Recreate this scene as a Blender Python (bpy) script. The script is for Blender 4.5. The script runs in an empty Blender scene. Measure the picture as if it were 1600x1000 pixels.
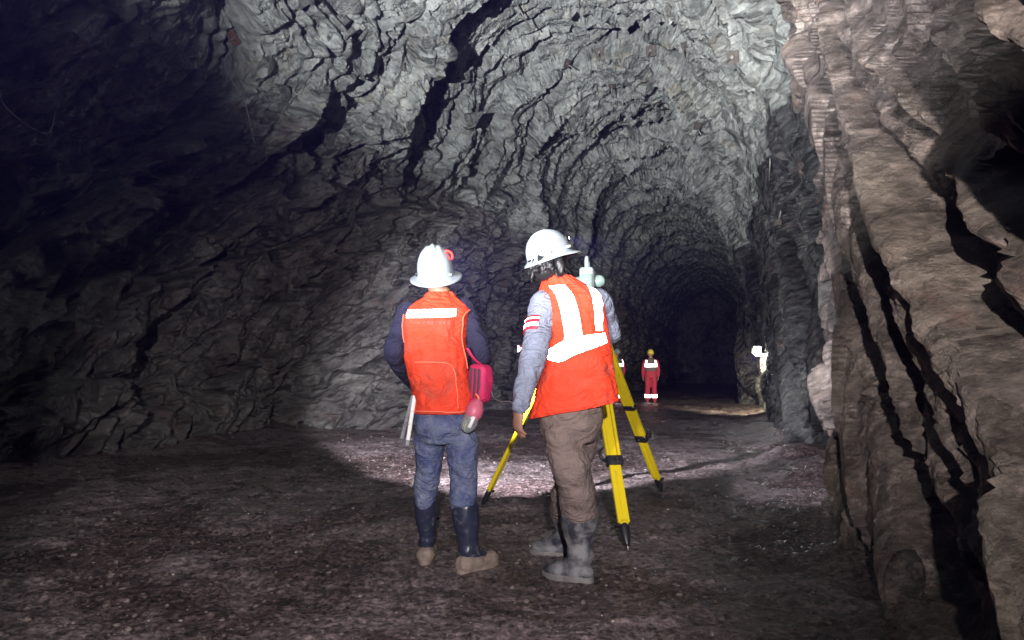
import bpy, bmesh, math, random
import numpy as np
from mathutils import Vector, Matrix

random.seed(7)
RNG = np.random.default_rng(11)
SC = bpy.context.scene
COL = SC.collection
R = math.radians
HAZE = 0.0009

# ------------------------------------------------------------------ camera
CAM_H, PITCH, FPX = 1.12, R(2.97), 1155.0
cam_d = bpy.data.cameras.new('camera')
cam = bpy.data.objects.new('camera', cam_d)
COL.objects.link(cam)
cam.location = (0, 0, CAM_H)
cam.rotation_euler = (math.pi / 2 + PITCH, 0, 0)
cam_d.sensor_width = 36.0
cam_d.lens = 36.0 * FPX / 1600.0
cam_d.clip_start, cam_d.clip_end = 0.05, 400
SC.camera = cam

# ------------------------------------------------------------------ world: under ground, the sky cannot get in
world = bpy.data.worlds.new('World')
SC.world = world
world.use_nodes = True
wn = world.node_tree
bg = wn.nodes['Background']
bg.inputs[0].default_value = (0.02, 0.02, 0.025, 1)
bg.inputs[1].default_value = 0.05
SC.view_settings.view_transform = 'Standard'
SC.view_settings.look = 'None'
SC.view_settings.exposure = 0
SC.view_settings.gamma = 1
SC.cycles.max_bounces = 5
SC.cycles.diffuse_bounces = 3
SC.cycles.glossy_bounces = 3
SC.cycles.transmission_bounces = 5
SC.cycles.volume_bounces = 0
SC.cycles.sample_clamp_indirect = 4.0
SC.cycles.use_denoising = True

# tunnel frame: t runs along the axis, n is the lateral direction (L positive to the right)
AX = np.array([0.294, 0.956, 0.0]); AX /= np.linalg.norm(AX)
NX = np.array([AX[1], -AX[0], 0.0])
L_R, L_L = 0.72, -7.9
SPRING, CROWN = 3.2, 8.6


def floor_z(t):
    return -0.0195 * np.clip(np.asarray(t, float) - 7.0, 0, None)


def tun(L, t, z=0.0):
    p = NX * L + AX * t
    return Vector((p[0], p[1], z + float(floor_z(t))))


def at(px, py, Y):
    """world point at depth Y seen at that place of the photograph (used to read positions off the photo)"""
    f = np.array([0, math.cos(PITCH), math.sin(PITCH)])
    u = np.array([0, -math.sin(PITCH), math.cos(PITCH)])
    d = f + np.array([(px - 800) / FPX, 0, 0]) + u * ((500 - py) / FPX)
    d *= Y / d[1]
    return np.array([d[0], d[1], d[2] + CAM_H])


def ray_dir(px, py):
    v = at(px, py, 1.0) - np.array([0, 0, CAM_H])
    return Vector(v).normalized()


# lamps carried by the crew behind the photographer, and the two crew lamps
def spot(name, loc, target, watts, size, blend, color, radius=0.03):
    d = bpy.data.lights.new(name, 'SPOT')
    d.energy, d.spot_size, d.spot_blend, d.color, d.shadow_soft_size = watts, R(size), blend, color, radius
    o = bpy.data.objects.new(name, d)
    COL.objects.link(o)
    o.location = loc
    o.rotation_euler = (Vector(target) - Vector(loc)).to_track_quat('-Z', 'Y').to_euler()
    return o


def aim(px, py, Y):
    return tuple(at(px, py, Y))


KEY = spot('work_lamp', tun(-2.4, -3.8, 0.7), aim(1085, -255, 13), 42000, 57, 1.0, (0.97, 0.99, 1.0), 0.04)
SIDE = spot('work_lamp', tun(-0.30, -4.0, 1.9), aim(1465, 60, 5), 5000, 50, 1.0, (1.0, 0.92, 0.85), 0.04)
CREW = spot('cap_lamp', (0.12, -2.6, 1.95), aim(620, 650, 6), 1900, 39, 0.5, (1.0, 0.92, 0.94), 0.03)


# ------------------------------------------------------------------ numpy noise
def h01(ix, iy, iz, seed=0):
    with np.errstate(over='ignore'):
        h = (ix.astype(np.int64) * 374761393 + iy.astype(np.int64) * 668265263 + iz.astype(np.int64) * 2147483647 + seed * 974711)
        h = (h ^ (h >> 13)) * 1274126177
        h = h ^ (h >> 16)
    return ((h & 0xFFFFFF).astype(np.float32)) / np.float32(0xFFFFFF)


def vnoise(p, seed=0):
    """value noise in -1..1, p (N,3)"""
    f = np.floor(p)
    i = f.astype(np.int64)
    w = (p - f).astype(np.float32)
    w = w * w * w * (w * (w * 6 - 15) + 10)
    out = 0
    for dx in (0, 1):
        wx = w[:, 0] if dx else 1 - w[:, 0]
        for dy in (0, 1):
            wy = w[:, 1] if dy else 1 - w[:, 1]
            for dz in (0, 1):
                wz = w[:, 2] if dz else 1 - w[:, 2]
                out = out + wx * wy * wz * h01(i[:, 0] + dx, i[:, 1] + dy, i[:, 2] + dz, seed)
    return out * 2 - 1


def fbm(p, octs=3, seed=0, gain=0.5):
    a, s, out = 1.0, 1.0, 0
    for k in range(octs):
        out = out + a * vnoise(p * s + 17.3 * k, seed + k)
        s *= 2.03
        a *= gain
    return out


def voronoi(u, v, seed):
    """2-D jittered cells: offsets to the nearest seed, three random numbers of its cell, F1, F2"""
    iu, iv = np.floor(u), np.floor(v)
    f1 = np.full(u.shape, 9.0, np.float32); f2 = f1.copy()
    du = np.zeros_like(f1); dv = np.zeros_like(f1); cu = np.zeros(u.shape, np.int64); cv = cu.copy()
    z = np.zeros(u.shape, np.int64)
    for a in (-1, 0, 1):
        for b in (-1, 0, 1):
            ci, cj = (iu + a).astype(np.int64), (iv + b).astype(np.int64)
            su = ci + 0.1 + 0.8 * h01(ci, cj, z, seed)
            sv = cj + 0.1 + 0.8 * h01(ci, cj, z + 1, seed)
            x, y = (u - su).astype(np.float32), (v - sv).astype(np.float32)
            d = np.sqrt(x * x + y * y)
            near = d < f1
            f2 = np.where(near, f1, np.minimum(f2, d))
            du = np.where(near, x, du); dv = np.where(near, y, dv)
            cu = np.where(near, ci, cu); cv = np.where(near, cj, cv)
            f1 = np.where(near, d, f1)
    return du, dv, h01(cu, cv, z + 2, seed), h01(cu, cv, z + 3, seed), h01(cu, cv, z + 4, seed), f1, f2


# ------------------------------------------------------------------ mesh helpers
def to_mesh(name, verts, faces, smooth=True):
    me = bpy.data.meshes.new(name)
    verts = np.asarray(verts, np.float32).reshape(-1, 3)
    if isinstance(faces, np.ndarray):
        n, k = faces.shape
        me.vertices.add(len(verts)); me.vertices.foreach_set('co', verts.ravel())
        me.loops.add(n * k); me.loops.foreach_set('vertex_index', faces.astype(np.int32).ravel())
        me.polygons.add(n)
        me.polygons.foreach_set('loop_start', np.arange(0, n * k, k, dtype=np.int32))
        me.polygons.foreach_set('loop_total', np.full(n, k, np.int32))
        me.update(calc_edges=True)
    else:
        me.from_pydata([tuple(map(float, v)) for v in verts], [], [tuple(f) for f in faces])
    me.polygons.foreach_set('use_smooth', np.full(len(me.polygons), smooth, bool))
    me.update()
    return me


def world_loc(o):
    v = Vector((0, 0, 0))
    while o is not None:
        v += o.location
        o = o.parent
    return v


def obj(name, verts, faces, mat, parent=None, smooth=True):
    verts = np.asarray(verts, np.float32).reshape(-1, 3)
    if parent is not None:
        verts = verts - np.array(world_loc(parent), np.float32)
    me = to_mesh(name, verts, faces, smooth)
    o = bpy.data.objects.new(name, me)
    COL.objects.link(o)
    if mat:
        me.materials.append(mat)
    o.parent = parent
    return o


def tag(o, label=None, cat=None, group=None, kind=None):
    for k, v in (('label', label), ('category', cat), ('group', group), ('kind', kind)):
        if v:
            o[k] = v
    return o


def thing(name, label, cat, loc, group=None):
    o = bpy.data.objects.new(name, None)
    COL.objects.link(o)
    o.location = tuple(map(float, loc))
    return tag(o, label, cat, group)


class G:
    """collects closed pieces into one mesh"""
    def __init__(s): s.v, s.f = [], []

    def add(s, v, f):
        b = len(s.v)
        s.v += [tuple(map(float, x)) for x in v]
        s.f += [tuple(int(i) + b for i in q) for q in f]
        return s

    def loft(s, rings, cap=True):
        n = len(rings[0]); b = len(s.v)
        for r in rings: s.v += [tuple(map(float, x)) for x in r]
        for i in range(len(rings) - 1):
            for j in range(n):
                k = (j + 1) % n
                s.f.append((b + i * n + j, b + i * n + k, b + (i + 1) * n + k, b + (i + 1) * n + j))
        if cap:
            s.f.append(tuple(b + j for j in range(n))[::-1])
            s.f.append(tuple(b + (len(rings) - 1) * n + j for j in range(n)))
        return s

    def tube(s, pts, rad, n=14, flat=None, xdir=None, sub=4, dome=True):
        """tapered tube through pts; rad: list of radii (or (rx, ry) pairs with xdir the wide direction)"""
        P = np.asarray(pts, float)
        RR = np.array([(r, r) if np.isscalar(r) else r for r in rad], float)
        if sub > 1 and len(P) > 2:
            P, RR = smooth_path(P, sub), smooth_path(RR, sub)
        T = np.gradient(P, axis=0) if len(P) > 2 else np.repeat((P[1:] - P[:1]), 2, axis=0)
        T /= np.linalg.norm(T, axis=1)[:, None]
        x = np.asarray(xdir, float) if xdir is not None else (np.array([1., 0, 0]) if abs(T[0][0]) < .8 else np.array([0, 1., 0]))
        rings = []
        a = np.linspace(0, 2 * math.pi, n, endpoint=False)
        def ring(c, t, rx, ry, x):
            x = x - t * x.dot(t); x /= np.linalg.norm(x); y = np.cross(t, x)
            return c + np.outer(np.cos(a) * rx, x) + np.outer(np.sin(a) * ry, y), x
        if dome:
            for k in (0.25, 0.7):
                r_, x = ring(P[0] - T[0] * RR[0].mean() * math.sqrt(1 - k * k) * .8, T[0], RR[0][0] * k, RR[0][1] * k, x); rings.append(r_)
        for c, t, rr in zip(P, T, RR):
            r_, x = ring(c, t, rr[0], rr[1], x); rings.append(r_)
        if dome:
            for k in (0.7, 0.25):
                r_, x = ring(P[-1] + T[-1] * RR[-1].mean() * math.sqrt(1 - k * k) * .8, T[-1], RR[-1][0] * k, RR[-1][1] * k, x); rings.append(r_)
        return s.loft(rings)

    def ball(s, c, r, n=16, M=None):
        c = np.asarray(c, float); r = np.ones(3) * np.asarray(r, float)
        rings = []
        a = np.linspace(0, 2 * math.pi, n, endpoint=False)
        for k in range(1, n // 2):
            th = math.pi * k / (n // 2)
            q = np.stack([np.cos(a) * math.sin(th), np.sin(a) * math.sin(th), np.full(n, -math.cos(th))], 1) * r
            if M is not None: q = q @ np.asarray(M).T
            rings.append(c + q)
        return s.loft(rings)

    def box(s, c, size, M=None, bev=0.0):
        hx, hy, hz = np.asarray(size, float) / 2
        b = min(bev, hx * .9, hy * .9, hz * .9)
        if b <= 0:
            q = np.array([(x, y, z) for x in (-hx, hx) for y in (-hy, hy) for z in (-hz, hz)])
            f = [(0, 1, 3, 2), (4, 6, 7, 5), (0, 4, 5, 1), (2, 3, 7, 6), (0, 2, 6, 4), (1, 5, 7, 3)]
            if M is not None: q = q @ np.asarray(M).T
            return s.add(q + np.asarray(c, float), f)
        o = [(hx - b, hy), (hx, hy - b), (hx, -hy + b), (hx - b, -hy), (-hx + b, -hy), (-hx, -hy + b), (-hx, hy - b), (-hx + b, hy)][::-1]
        i = [(x - math.copysign(b, x) * .6, y - math.copysign(b, y) * .6) for x, y in o]
        rings = []
        for pr, z in ((i, -hz), (o, -hz + b), (o, hz - b), (i, hz)):
            q = np.array([(x, y, z) for x, y in pr])
            if M is not None: q = q @ np.asarray(M).T
            rings.append(q + np.asarray(c, float))
        return s.loft(rings)

    def obj(s, name, mat, parent=None, smooth=True):
        return obj(name, s.v, s.f, mat, parent, smooth)


def smooth_path(P, sub):
    P = np.asarray(P, float)
    Q = np.vstack([2 * P[0] - P[1], P, 2 * P[-1] - P[-2]])
    out = []
    for i in range(1, len(Q) - 2):
        a, b, c, d = Q[i - 1], Q[i], Q[i + 1], Q[i + 2]
        for k in range(sub):
            t = k / sub
            out.append(0.5 * (2 * b + (c - a) * t + (2 * a - 5 * b + 4 * c - d) * t * t + (3 * b - a - 3 * c + d) * t ** 3))
    out.append(P[-1])
    return np.array(out)


def remesh(g, voxel, smooth_n=4, factor=0.5):
    """weld overlapping closed pieces into one continuous surface"""
    me = to_mesh('tmp', g.v, g.f)
    o = bpy.data.objects.new('tmp', me)
    COL.objects.link(o)
    m = o.modifiers.new('r', 'REMESH'); m.mode = 'VOXEL'; m.voxel_size = voxel
    if smooth_n:
        s = o.modifiers.new('s', 'SMOOTH'); s.factor = factor; s.iterations = smooth_n
    dg = bpy.context.evaluated_depsgraph_get()
    ev = o.evaluated_get(dg).to_mesh()
    v = np.empty(len(ev.vertices) * 3, np.float32); ev.vertices.foreach_get('co', v)
    nn = np.empty(len(ev.vertices) * 3, np.float32); ev.vertices.foreach_get('normal', nn)
    f = np.array([p.vertices[:] for p in ev.polygons], np.int32)
    bpy.data.objects.remove(o); bpy.data.meshes.remove(me)
    return v.reshape(-1, 3), f, nn.reshape(-1, 3)


# ------------------------------------------------------------------ materials
def new_mat(name):
    m = bpy.data.materials.new(name); m.use_nodes = True
    nt = m.node_tree
    return m, nt, nt.nodes['Principled BSDF']


def node(nt, kind, **kw):
    n = nt.nodes.new(kind)
    for k, v in kw.items():
        if k.startswith('i_'):
            n.inputs[k[2:].replace('_', ' ')].default_value = v
        else:
            setattr(n, k, v)
    return n


def ramp(nt, fac, stops):
    r = nt.nodes.new('ShaderNodeValToRGB')
    e = r.color_ramp.elements
    while len(e) < len(stops): e.new(0.5)
    for x, (p, c) in zip(e, stops):
        x.position = p; x.color = (*c, 1) if len(c) == 3 else c
    nt.links.new(fac, r.inputs[0])
    return r


def noise(nt, vec, scale, detail=6, rough=0.6, dist=0.0):
    n = node(nt, 'ShaderNodeTexNoise', i_Scale=scale, i_Detail=detail, i_Roughness=rough, i_Distortion=dist)
    nt.links.new(vec, n.inputs['Vector'])
    return n


def mixc(nt, fac, a, b, mode='MIX'):
    m = nt.nodes.new('ShaderNodeMix'); m.data_type = 'RGBA'; m.blend_type = mode
    for s, x in ((m.inputs[0], fac), (m.inputs[6], a), (m.inputs[7], b)):
        if isinstance(x, (int, float)): s.default_value = x
        elif isinstance(x, tuple): s.default_value = (*x, 1)
        else: nt.links.new(x, s)
    return m.outputs[2]


def bump(nt, height, strength, dist, prev=None):
    b = node(nt, 'ShaderNodeBump', i_Strength=strength, i_Distance=dist)
    nt.links.new(height, b.inputs['Height'])
    if prev is not None: nt.links.new(prev.outputs[0], b.inputs['Normal'])
    return b


def simple(name, col, rough=0.5, metal=0.0, var=0.0, scale=20, bmp=0.0, bscale=200, dirt=None, dirt_amt=0.5, dirt_scale=6, crease=0.0, **kw):
    m, nt, p = new_mat(name)
    tc = nt.nodes.new('ShaderNodeTexCoord').outputs['Object']
    c = None
    if var:
        n = noise(nt, tc, scale)
        c = ramp(nt, n.outputs['Fac'], [(0.25, tuple(x * (1 - var) for x in col)), (0.75, tuple(min(1, x * (1 + var)) for x in col))]).outputs[0]
    if dirt:
        n2 = noise(nt, tc, dirt_scale, 8, 0.7, 0.4)
        f = ramp(nt, n2.outputs['Fac'], [(0.62 - dirt_amt * .35, (0, 0, 0)), (0.80 - dirt_amt * .3, (1, 1, 1))]).outputs[0]
        c = mixc(nt, f, c if c is not None else tuple(col), dirt)
        rr = node(nt, 'ShaderNodeMapRange', i_To_Min=rough, i_To_Max=0.85)
        nt.links.new(f, rr.inputs[0]); nt.links.new(rr.outputs[0], p.inputs['Roughness'])
    if c is not None: nt.links.new(c, p.inputs['Base Color'])
    else: p.inputs['Base Color'].default_value = (*col, 1)
    if not dirt: p.inputs['Roughness'].default_value = rough
    p.inputs['Metallic'].default_value = metal
    if bmp:
        nb = noise(nt, tc, bscale, 3)
        pb = None
        if crease:                        # soft creases of worn cloth
            mc = node(nt, 'ShaderNodeMapping'); mc.inputs['Scale'].default_value = (1, 1, 1.8); mc.inputs['Rotation'].default_value = (0, R(25), 0)
            nt.links.new(tc, mc.inputs[0])
            nc = noise(nt, mc.outputs[0], 6.5, 4, 0.55, 1.2)
            rc = node(nt, 'ShaderNodeMath', operation='ABSOLUTE'); sc_ = node(nt, 'ShaderNodeMath', operation='SUBTRACT'); sc_.inputs[1].default_value = 0.5
            nt.links.new(nc.outputs['Fac'], sc_.inputs[0]); nt.links.new(sc_.outputs[0], rc.inputs[0])
            pb = bump(nt, rc.outputs[0], crease, 0.11)
        nt.links.new(bump(nt, nb.outputs['Fac'], bmp, 0.004, pb).outputs[0], p.inputs['Normal'])
    for k, v in kw.items():
        p.inputs[k.replace('_', ' ')].default_value = v
    return m


def rock_mat(name, cols, tint, rough=0.44, beyond=None, streak=(0.60, 0.72, 0.6, 1.9), mott=0.6):
    """cols: three rock colours; tint: vein / stain colour"""
    m, nt, p = new_mat(name)
    tc = nt.nodes.new('ShaderNodeTexCoord').outputs['Object']
    mp = node(nt, 'ShaderNodeMapping'); mp.inputs['Rotation'].default_value = (R(-40), 0, R(-17)); mp.inputs['Scale'].default_value = (1, 1.7, 1)
    nt.links.new(tc, mp.inputs[0])
    v = mp.outputs[0]
    n1 = noise(nt, tc, 0.55, 5, 0.62, 0.3)
    n2 = noise(nt, v, 2.3, 8, 0.68, 0.6)
    n3 = noise(nt, v, 14, 8, 0.72, 0.3)
    c = ramp(nt, n1.outputs['Fac'], [(0.32, cols[0]), (0.52, cols[1]), (0.70, cols[2])]).outputs[0]
    f2 = ramp(nt, n2.outputs['Fac'], [(0.40, (0.45,) * 3), (0.62, (1.25,) * 3)]).outputs[0]
    c = mixc(nt, mott, c, f2, 'MULTIPLY')
    f3 = ramp(nt, n3.outputs['Fac'], [(0.35, (0.5,) * 3), (0.66, (1.5,) * 3)]).outputs[0]
    c = mixc(nt, mott, c, f3, 'MULTIPLY')
    n4 = noise(nt, tc, 1.3, 9, 0.75, 1.0)
    fv = ramp(nt, n4.outputs['Fac'], [(0.56, (0, 0, 0)), (0.66, (1, 1, 1))]).outputs[0]
    c = mixc(nt, fv, c, mixc(nt, 0.6, c, tint))
    # pale drilling dust and mineral scratches
    n6 = noise(nt, v, 5.5, 12, 0.8, 0.5)
    fs = ramp(nt, n6.outputs['Fac'], [(streak[0], (0, 0, 0)), (streak[1], (streak[2],) * 3)]).outputs[0]
    c = mixc(nt, fs, c, tuple(min(0.6, x * streak[3]) for x in cols[1]))
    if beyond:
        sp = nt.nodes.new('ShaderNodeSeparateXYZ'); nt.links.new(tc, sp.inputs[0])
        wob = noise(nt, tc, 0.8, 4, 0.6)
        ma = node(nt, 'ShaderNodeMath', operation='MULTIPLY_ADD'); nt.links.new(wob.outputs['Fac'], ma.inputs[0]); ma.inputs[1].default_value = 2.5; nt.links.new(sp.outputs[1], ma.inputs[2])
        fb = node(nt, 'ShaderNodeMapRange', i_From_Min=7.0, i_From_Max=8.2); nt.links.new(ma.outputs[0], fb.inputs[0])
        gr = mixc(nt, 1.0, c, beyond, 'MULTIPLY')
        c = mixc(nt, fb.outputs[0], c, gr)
    nt.links.new(c, p.inputs['Base Color'])
    nr = noise(nt, tc, 3.0, 6, 0.7)
    rr = node(nt, 'ShaderNodeMapRange', i_From_Min=0.35, i_From_Max=0.65, i_To_Min=rough - 0.2, i_To_Max=rough + 0.2)
    nt.links.new(nr.outputs['Fac'], rr.inputs[0]); nt.links.new(rr.outputs[0], p.inputs['Roughness'])
    p.inputs['Specular IOR Level'].default_value = 0.45
    def facets(scale, stretch, dist, amt):
        mp2 = node(nt, 'ShaderNodeMapping'); mp2.inputs['Rotation'].default_value = (R(-40), 0, R(-17)); mp2.inputs['Scale'].default_value = (scale * .6, scale * stretch, scale * .6)
        wv = noise(nt, tc, scale * .5, 3)
        ad = nt.nodes.new('ShaderNodeVectorMath'); ad.operation = 'SCALE'; ad.inputs['Scale'].default_value = 0.35 / scale
        nt.links.new(wv.outputs['Color'], ad.inputs[0])
        a2 = nt.nodes.new('ShaderNodeVectorMath'); nt.links.new(tc, a2.inputs[0]); nt.links.new(ad.outputs[0], a2.inputs[1])
        nt.links.new(a2.outputs[0], mp2.inputs[0])
        vo = nt.nodes.new('ShaderNodeTexVoronoi'); vo.inputs['Scale'].default_value = 1.0
        nt.links.new(mp2.outputs[0], vo.inputs['Vector'])
        sb = nt.nodes.new('ShaderNodeVectorMath'); sb.operation = 'SUBTRACT'; nt.links.new(mp2.outputs[0], sb.inputs[0]); nt.links.new(vo.outputs['Position'], sb.inputs[1])
        cs = nt.nodes.new('ShaderNodeVectorMath'); cs.operation = 'SUBTRACT'; nt.links.new(vo.outputs['Color'], cs.inputs[0]); cs.inputs[1].default_value = (.5, .5, .5)
        dt = nt.nodes.new('ShaderNodeVectorMath'); dt.operation = 'DOT_PRODUCT'; nt.links.new(sb.outputs[0], dt.inputs[0]); nt.links.new(cs.outputs[0], dt.inputs[1])
        return dt.outputs['Value']
    b0 = bump(nt, facets(3.6, 2.2, 0, 0), 1.0, 0.36)
    b00 = bump(nt, facets(10, 2.0, 0, 0), 1.0, 0.14, b0)
    b1 = bump(nt, n2.outputs['Fac'], 0.6, 0.03, b00)
    b2 = bump(nt, n3.outputs['Fac'], 1.0, 0.035, b1)
    n5 = noise(nt, v, 55, 6, 0.7)
    b3 = bump(nt, n5.outputs['Fac'], 1.0, 0.020, b2)
    nt.links.new(b3.outputs[0], p.inputs['Normal'])
    return m


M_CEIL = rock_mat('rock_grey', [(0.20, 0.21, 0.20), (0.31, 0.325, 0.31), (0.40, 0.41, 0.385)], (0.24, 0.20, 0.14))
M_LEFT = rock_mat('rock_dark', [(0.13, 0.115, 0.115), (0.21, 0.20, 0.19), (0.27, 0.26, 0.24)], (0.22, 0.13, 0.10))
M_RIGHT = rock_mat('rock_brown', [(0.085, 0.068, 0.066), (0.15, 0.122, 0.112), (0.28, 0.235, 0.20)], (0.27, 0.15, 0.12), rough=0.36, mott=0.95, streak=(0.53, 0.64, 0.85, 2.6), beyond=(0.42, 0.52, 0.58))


def floor_mat():
    m, nt, p = new_mat('wet_muck')
    tc = nt.nodes.new('ShaderNodeTexCoord').outputs['Object']
    n1 = noise(nt, tc, 0.6, 6, 0.6, 0.4)
    n2 = noise(nt, tc, 7, 10, 0.75)
    n3 = noise(nt, tc, 34, 6, 0.7)
    c = ramp(nt, n1.outputs['Fac'], [(0.35, (0.105, 0.080, 0.078)), (0.65, (0.195, 0.155, 0.162))]).outputs[0]
    c = mixc(nt, 0.8, c, ramp(nt, n2.outputs['Fac'], [(0.38, (0.25,) * 3), (0.66, (1.7,) * 3)]).outputs[0], 'MULTIPLY')
    c = mixc(nt, 0.9, c, ramp(nt, n3.outputs['Fac'], [(0.40, (0.2,) * 3), (0.66, (2.6,) * 3)]).outputs[0], 'MULTIPLY')
    n7 = noise(nt, tc, 0.75, 5, 0.6, 0.6)
    wet = ramp(nt, n7.outputs['Fac'], [(0.47, (0, 0, 0)), (0.56, (1, 1, 1))]).outputs[0]
    c = mixc(nt, wet, c, mixc(nt, 1.0, c, (0.52, 0.47, 0.46), 'MULTIPLY'))
    nt.links.new(c, p.inputs['Base Color'])
    rr = node(nt, 'ShaderNodeMapRange', i_From_Min=0.4, i_From_Max=0.6, i_To_Min=0.22, i_To_Max=0.50)
    nt.links.new(n2.outputs['Fac'], rr.inputs[0])
    rw = mixc(nt, wet, rr.outputs[0], (0.10, 0.10, 0.10))
    nt.links.new(rw, p.inputs['Roughness'])
    vo = node(nt, 'ShaderNodeTexVoronoi', i_Scale=38.0); nt.links.new(tc, vo.inputs['Vector'])
    b0 = bump(nt, vo.outputs['Distance'], -0.8, 0.012)
    b1 = bump(nt, n2.outputs['Fac'], 0.9, 0.04, b0)
    b2 = bump(nt, n3.outputs['Fac'], 0.9, 0.012, b1)
    nt.links.new(b2.outputs[0], p.inputs['Normal'])
    return m


M_FLOOR = floor_mat()
M_STONE = simple('gravel_stone', (0.13, 0.105, 0.095), 0.35, var=0.6, scale=5, bmp=0.5, bscale=90)


def retro_mat():
    """retro-reflective tape: glass-bead tape sends light back to where it comes from, so its lobe is centred on the incoming direction"""
    m, nt, p = new_mat('retro_tape')
    p.inputs['Base Color'].default_value = (0.82, 0.83, 0.85, 1); p.inputs['Roughness'].default_value = 0.4
    geo = nt.nodes.new('ShaderNodeNewGeometry')
    gl = nt.nodes.new('ShaderNodeBsdfAnisotropic'); gl.inputs['Roughness'].default_value = 0.34; gl.inputs['Color'].default_value = (0.9, 0.92, 0.95, 1)
    nt.links.new(geo.outputs['Incoming'], gl.inputs['Normal'])
    mx = nt.nodes.new('ShaderNodeMixShader'); mx.inputs[0].default_value = 0.75
    nt.links.new(p.outputs[0], mx.inputs[1]); nt.links.new(gl.outputs[0], mx.inputs[2])
    nt.links.new(mx.outputs[0], nt.nodes['Material Output'].inputs['Surface'])
    return m


M_RETRO = retro_mat()


def emit(name, col, s):
    m, nt, p = new_mat(name)
    p.inputs['Base Color'].default_value = (*col, 1)
    p.inputs['Emission Color'].default_value = (*col, 1); p.inputs['Emission Strength'].default_value = s
    return m


M_VEST = simple('orange_vest_cloth', (0.88, 0.060, 0.020), 0.75, var=0.10, scale=9, bmp=0.35, bscale=420, dirt=(0.50, 0.085, 0.05), dirt_amt=0.30, dirt_scale=5, crease=0.55)
M_VEST_TRIM = simple('vest_binding', (0.90, 0.20, 0.11), 0.7)
M_NAVY = simple('navy_cloth', (0.018, 0.017, 0.05), 0.85, var=0.25, scale=14, bmp=0.3, bscale=300, crease=0.60)
M_GREYSHIRT = simple('grey_blue_cloth', (0.25, 0.28, 0.38), 0.85, var=0.15, scale=14, bmp=0.4, bscale=300, crease=0.70)
M_JEANS = simple('denim', (0.065, 0.085, 0.19), 0.85, var=0.35, scale=10, bmp=0.5, bscale=350, dirt=(0.22, 0.25, 0.34), dirt_amt=0.5, dirt_scale=5, crease=0.70)
M_KHAKI = simple('khaki_cloth', (0.20, 0.15, 0.135), 0.85, var=0.2, scale=10, bmp=0.4, bscale=300, dirt=(0.14, 0.105, 0.095), dirt_amt=0.4, dirt_scale=5, crease=0.60)
M_BOOT_BLUE = simple('dark_blue_rubber', (0.022, 0.026, 0.05), 0.35, var=0.2, dirt=(0.20, 0.19, 0.20), dirt_amt=0.25, dirt_scale=9)
M_BOOT_MUD = simple('muddy_rubber', (0.035, 0.038, 0.048), 0.3, dirt=(0.21, 0.205, 0.21), dirt_amt=0.62, dirt_scale=9)
M_MUD = simple('brown_mud', (0.20, 0.155, 0.125), 0.7, var=0.35, scale=18, bmp=0.6, bscale=90)
M_GREYMUD = simple('grey_mud', (0.15, 0.14, 0.135), 0.6, var=0.35, scale=18, bmp=0.6, bscale=90)
M_SKIN = simple('skin', (0.36, 0.19, 0.13), 0.55, var=0.12, scale=18, bmp=0.15, bscale=250, Subsurface_Weight=0.08)
M_HAIR = simple('black_hair', (0.012, 0.011, 0.014), 0.5, var=0.3, scale=60)
M_HELMET = simple('white_helmet_shell', (0.33, 0.38, 0.43), 0.25, dirt=(0.22, 0.23, 0.235), dirt_amt=0.22, dirt_scale=9, Coat_Weight=0.3)
M_HELMET_Y = simple('yellow_helmet_shell', (0.65, 0.55, 0.06), 0.35)
M_YELLOW = simple('yellow_fibreglass', (0.80, 0.62, 0.012), 0.38, var=0.08, scale=8, dirt=(0.35, 0.27, 0.06), dirt_amt=0.10, dirt_scale=14)
M_BLACKP = simple('black_plastic', (0.018, 0.018, 0.022), 0.4, dirt=(0.12, 0.11, 0.10), dirt_amt=0.12, dirt_scale=20)
M_STEEL = simple('worn_steel', (0.45, 0.44, 0.43), 0.35, 0.9, var=0.25, scale=30)
M_RUST = simple('rusty_steel', (0.075, 0.062, 0.055), 0.7, 0.3, var=0.5, scale=14, bmp=0.5, bscale=80)
M_GALV = simple('dull_bolt_steel', (0.16, 0.15, 0.14), 0.5, 0.5, var=0.4, scale=14)
M_INSTR = simple('instrument_white', (0.36, 0.42, 0.43), 0.4, var=0.05)
M_INSTR_G = simple('instrument_grey_green', (0.24, 0.33, 0.30), 0.4, var=0.08)
M_LENSD = simple('dark_glass', (0.01, 0.012, 0.02), 0.08)
M_PINK = simple('pink_fabric', (0.55, 0.022, 0.11), 0.7, var=0.15, bmp=0.4, bscale=260)
M_PINK2 = simple('pale_pink_plastic', (0.58, 0.13, 0.20), 0.45, var=0.06)
M_DARKSTR = simple('dark_mesh_fabric', (0.06, 0.05, 0.065), 0.8)
M_CLEAR = simple('clear_plastic', (0.72, 0.78, 0.76), 0.12, Transmission_Weight=0.75)
M_WHITEP = simple('white_rod_paint', (0.74, 0.75, 0.73), 0.4, dirt=(0.30, 0.28, 0.25), dirt_amt=0.2, dirt_scale=20)
M_GREYP = simple('grey_rod_paint', (0.22, 0.225, 0.23), 0.45, dirt=(0.12, 0.11, 0.10), dirt_amt=0.3, dirt_scale=20)
M_MAROON = simple('maroon_cloth', (0.36, 0.024, 0.055), 0.8, var=0.2)
M_FARTOP = simple('dusk_blue_cloth', (0.06, 0.055, 0.10), 0.8, var=0.2)
M_FARVEST = simple('far_vest_cloth', (0.12, 0.10, 0.11), 0.8, var=0.2)
M_REDLED = emit('red_led', (1.0, 0.03, 0.02), 6)
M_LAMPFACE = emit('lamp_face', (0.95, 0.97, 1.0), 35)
M_CAPLED = emit('cap_led', (0.9, 0.95, 1.0), 20)
M_TARGET_R = simple('target_red', (0.70, 0.03, 0.06), 0.5)
M_EYE = simple('eye_white', (0.75, 0.74, 0.72), 0.2)
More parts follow.
